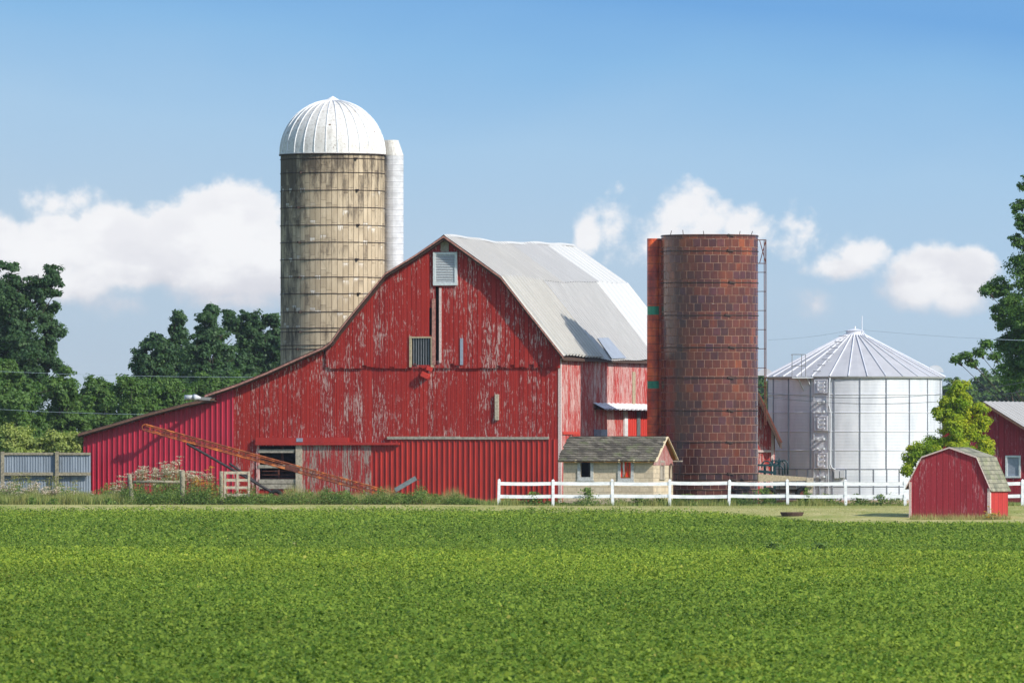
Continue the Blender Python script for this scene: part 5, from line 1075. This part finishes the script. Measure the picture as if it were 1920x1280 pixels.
# tall flowering weeds: stems, leaves and heads
def flowers(name, label, spots, material, cat, Y, leafm='weed_leaf', hr=.13, per=34, stems=True):
    root = bpy.data.objects.new(name, None)
    P, Nn, SV, LP = [], [], [], []
    for (px, py, k) in spots:
        for _ in range(k):
            c_ = at(px+rng.normal(0, 9), py+abs(rng.normal(0, 9)), Y+rng.uniform(-.8, .8)); g = float(gh(c_.x, c_.y))
            for j in range(rng.integers(3, 7)):
                cc = np.array(c_)+rng.normal(0, .11, 3); q = rng.normal(0, 1, (per, 3))*np.array([hr*.6, hr*.6, hr*.16]); P.append(cc+q); Nn.append(rng.normal(0, .4, (per, 3))+np.array([0, 0, 1]))
                SV.append(((c_.x+rng.normal(0, .05), c_.y, g), tuple(cc)))
            m = 46; q = rng.random((m, 1)); base_ = np.array([c_.x, c_.y, g]); LP.append(base_+(np.array(c_)-base_)*q*.85+rng.normal(0, .13, (m, 3))*np.array([1, 1, .4]))
    P = np.concatenate(P); o = quads(name, P, np.concatenate(Nn), .062*rng.uniform(.6, 1.3, len(P)), material); tag(o, label, cat, kind='stuff')
    LP = np.concatenate(LP); quads('foliage', LP, rng.normal(0, 1, LP.shape), .10*rng.uniform(.5, 1.4, len(LP)), leafm, o, .4)
    mb = MB()
    for a, b in SV: mb.tube([a, b], [.009, .006], 3, False)
    mb.build('stems', leafm, o)
flowers('wildflower_weeds', 'cream and pinkish umbel weeds before the crimson shed', [(225,915,3),(215,905,3),(240,895,3),(258,882,4),(275,880,4),(298,878,4),(312,868,3),(320,862,2),(318,882,5),(335,880,4),(352,888,4),(362,892,3),(375,888,3),(290,895,5),(325,900,5),(230,925,3),(370,880,2)], 'flower_cream', 'wildflowers', 4.6)
flowers('white_wildflowers', 'low whitish wildflowers in the verge before the grey fence', [(5,910,6),(20,922,4),(55,912,6),(80,915,6),(110,917,6),(135,920,5),(150,922,3),(15,930,5),(35,908,4),(95,920,6),(70,922,5)], 'flower_cream', 'wildflowers', 5, per=26)
flowers('orange_wildflowers', 'yellow and orange flowers between the thick post and the gate', [(372,902,3),(385,905,3),(395,898,3),(395,880,1),(380,915,3),(398,912,3),(365,905,2)], 'flower_yellow', 'wildflowers', 3.4, per=16)
flowers('rusty_dock_weed', 'rust orange dock weed at the right front corner of the small shed', [(1848,955,2),(1852,950,2),(1843,962,1)], 'flower_yellow', 'weeds', -21.2, 'grass_dry', .05, 16)
flowers('yellow_weeds', 'yellow-green weed spikes against the grey panel fence', [(30,898,3),(45,892,3),(100,892,3),(110,900,2),(150,902,2),(62,900,2)], 'grass_dry', 'weeds', 7.5, per=20)
def plant(px, Y, w_, h_, n, lab, m='weed_dark', lsz=.11, g='leafy plants growing by the white fence'):
    p = at(px, HY, Y); p.z = float(gh(p.x, Y)); t = thing('leafy_plant', lab, 'plant', p, 0, g)
    k = rng.random((n, 1))**.8; q = rng.normal(0, 1, (n, 3))*np.array([w_*.42, w_*.42, .06])*(1.15-k*.8)+np.concatenate([np.zeros((n, 2)), k*h_], 1); q[:, 2] = np.abs(q[:, 2])
    quads('leaves', q, rng.normal(0, .8, (n, 3))+np.array([0, -.3, .6]), lsz*rng.uniform(.5, 1.4, n), m, t, .5)
    mb = MB()
    for _ in range(5): e = rng.normal(0, w_*.22, 2); mb.tube([(0, 0, -.02), (e[0]*.5, e[1]*.5, h_*.5), (e[0], e[1], h_*rng.uniform(.7, 1.))], [.014, .01, .005], 4)
    mb.build('stem', m, t)
plant(1001, -.3, .75, .62, 420, 'bushy weed in front of the fence between its first two posts'); plant(1101, -1.0, .55, .8, 340, 'leafy weed standing before the milk house left window')
plant(1235, -.2, .5, .5, 220, 'small bush at the right front corner of the milk house'); plant(1197, .3, .8, .4, 260, 'low green clump before the milk house wall, right of its windows')
plant(1290, .2, 1.1, .5, 420, 'low green bush at the left foot of the tile silo'); plant(1345, .2, .9, .42, 300, 'low green bush at the middle foot of the tile silo'); plant(1432, .5, .9, .75, 420, 'tall weed under the left end of the wagon')
plant(1512, -.4, .35, .8, 160, 'slim upright weed before the right end of the wagon'); plant(1548, .4, 1.1, .5, 360, 'broad-leaved plant under the fence right of the wagon'); plant(1608, -.3, .5, .5, 180, 'weed just right of the post before the grain bin')
plant(1651, -.5, .5, .5, 180, 'weed beneath the fence beside the small shed'); plant(1712, -.3, .2, .2, 20, 'tiny weed hidden at the back of the small shed')
for px, py, tx in ((1450, 1031, 'dark broad weed in the bean field, left of two'), (1540, 1033, 'dark broad weed in the bean field, right of two'), (553, 1027, 'lone weed poking above the beans at the left')):
    # stand the weed on the canopy line seen at this height
    best = min(np.arange(-300, -40, 1.), key=lambda Y_: abs(at(px, 0, Y_).x*0+(HY-(float(gh(at(px, 0, Y_).x, Y_))+.28-CZ)*pxm(Y_))-py-4))
    plant(px, float(best), .55 if px > 1000 else .2, .55 if px > 1000 else .5, 260 if px > 1000 else 70, tx, 'weed_dark' if px > 1000 else 'weed_leaf', .11, 'weeds in the bean field')
for px in (60, 100, 205): plant(px, -2, .4, .3, 90, {60: 'small weed tuft at the verge edge far left', 100: 'small weed tuft at the verge edge left of the shed', 205: 'small weed tuft at the verge edge before the crimson shed'}[px], g='weed tufts on the verge')
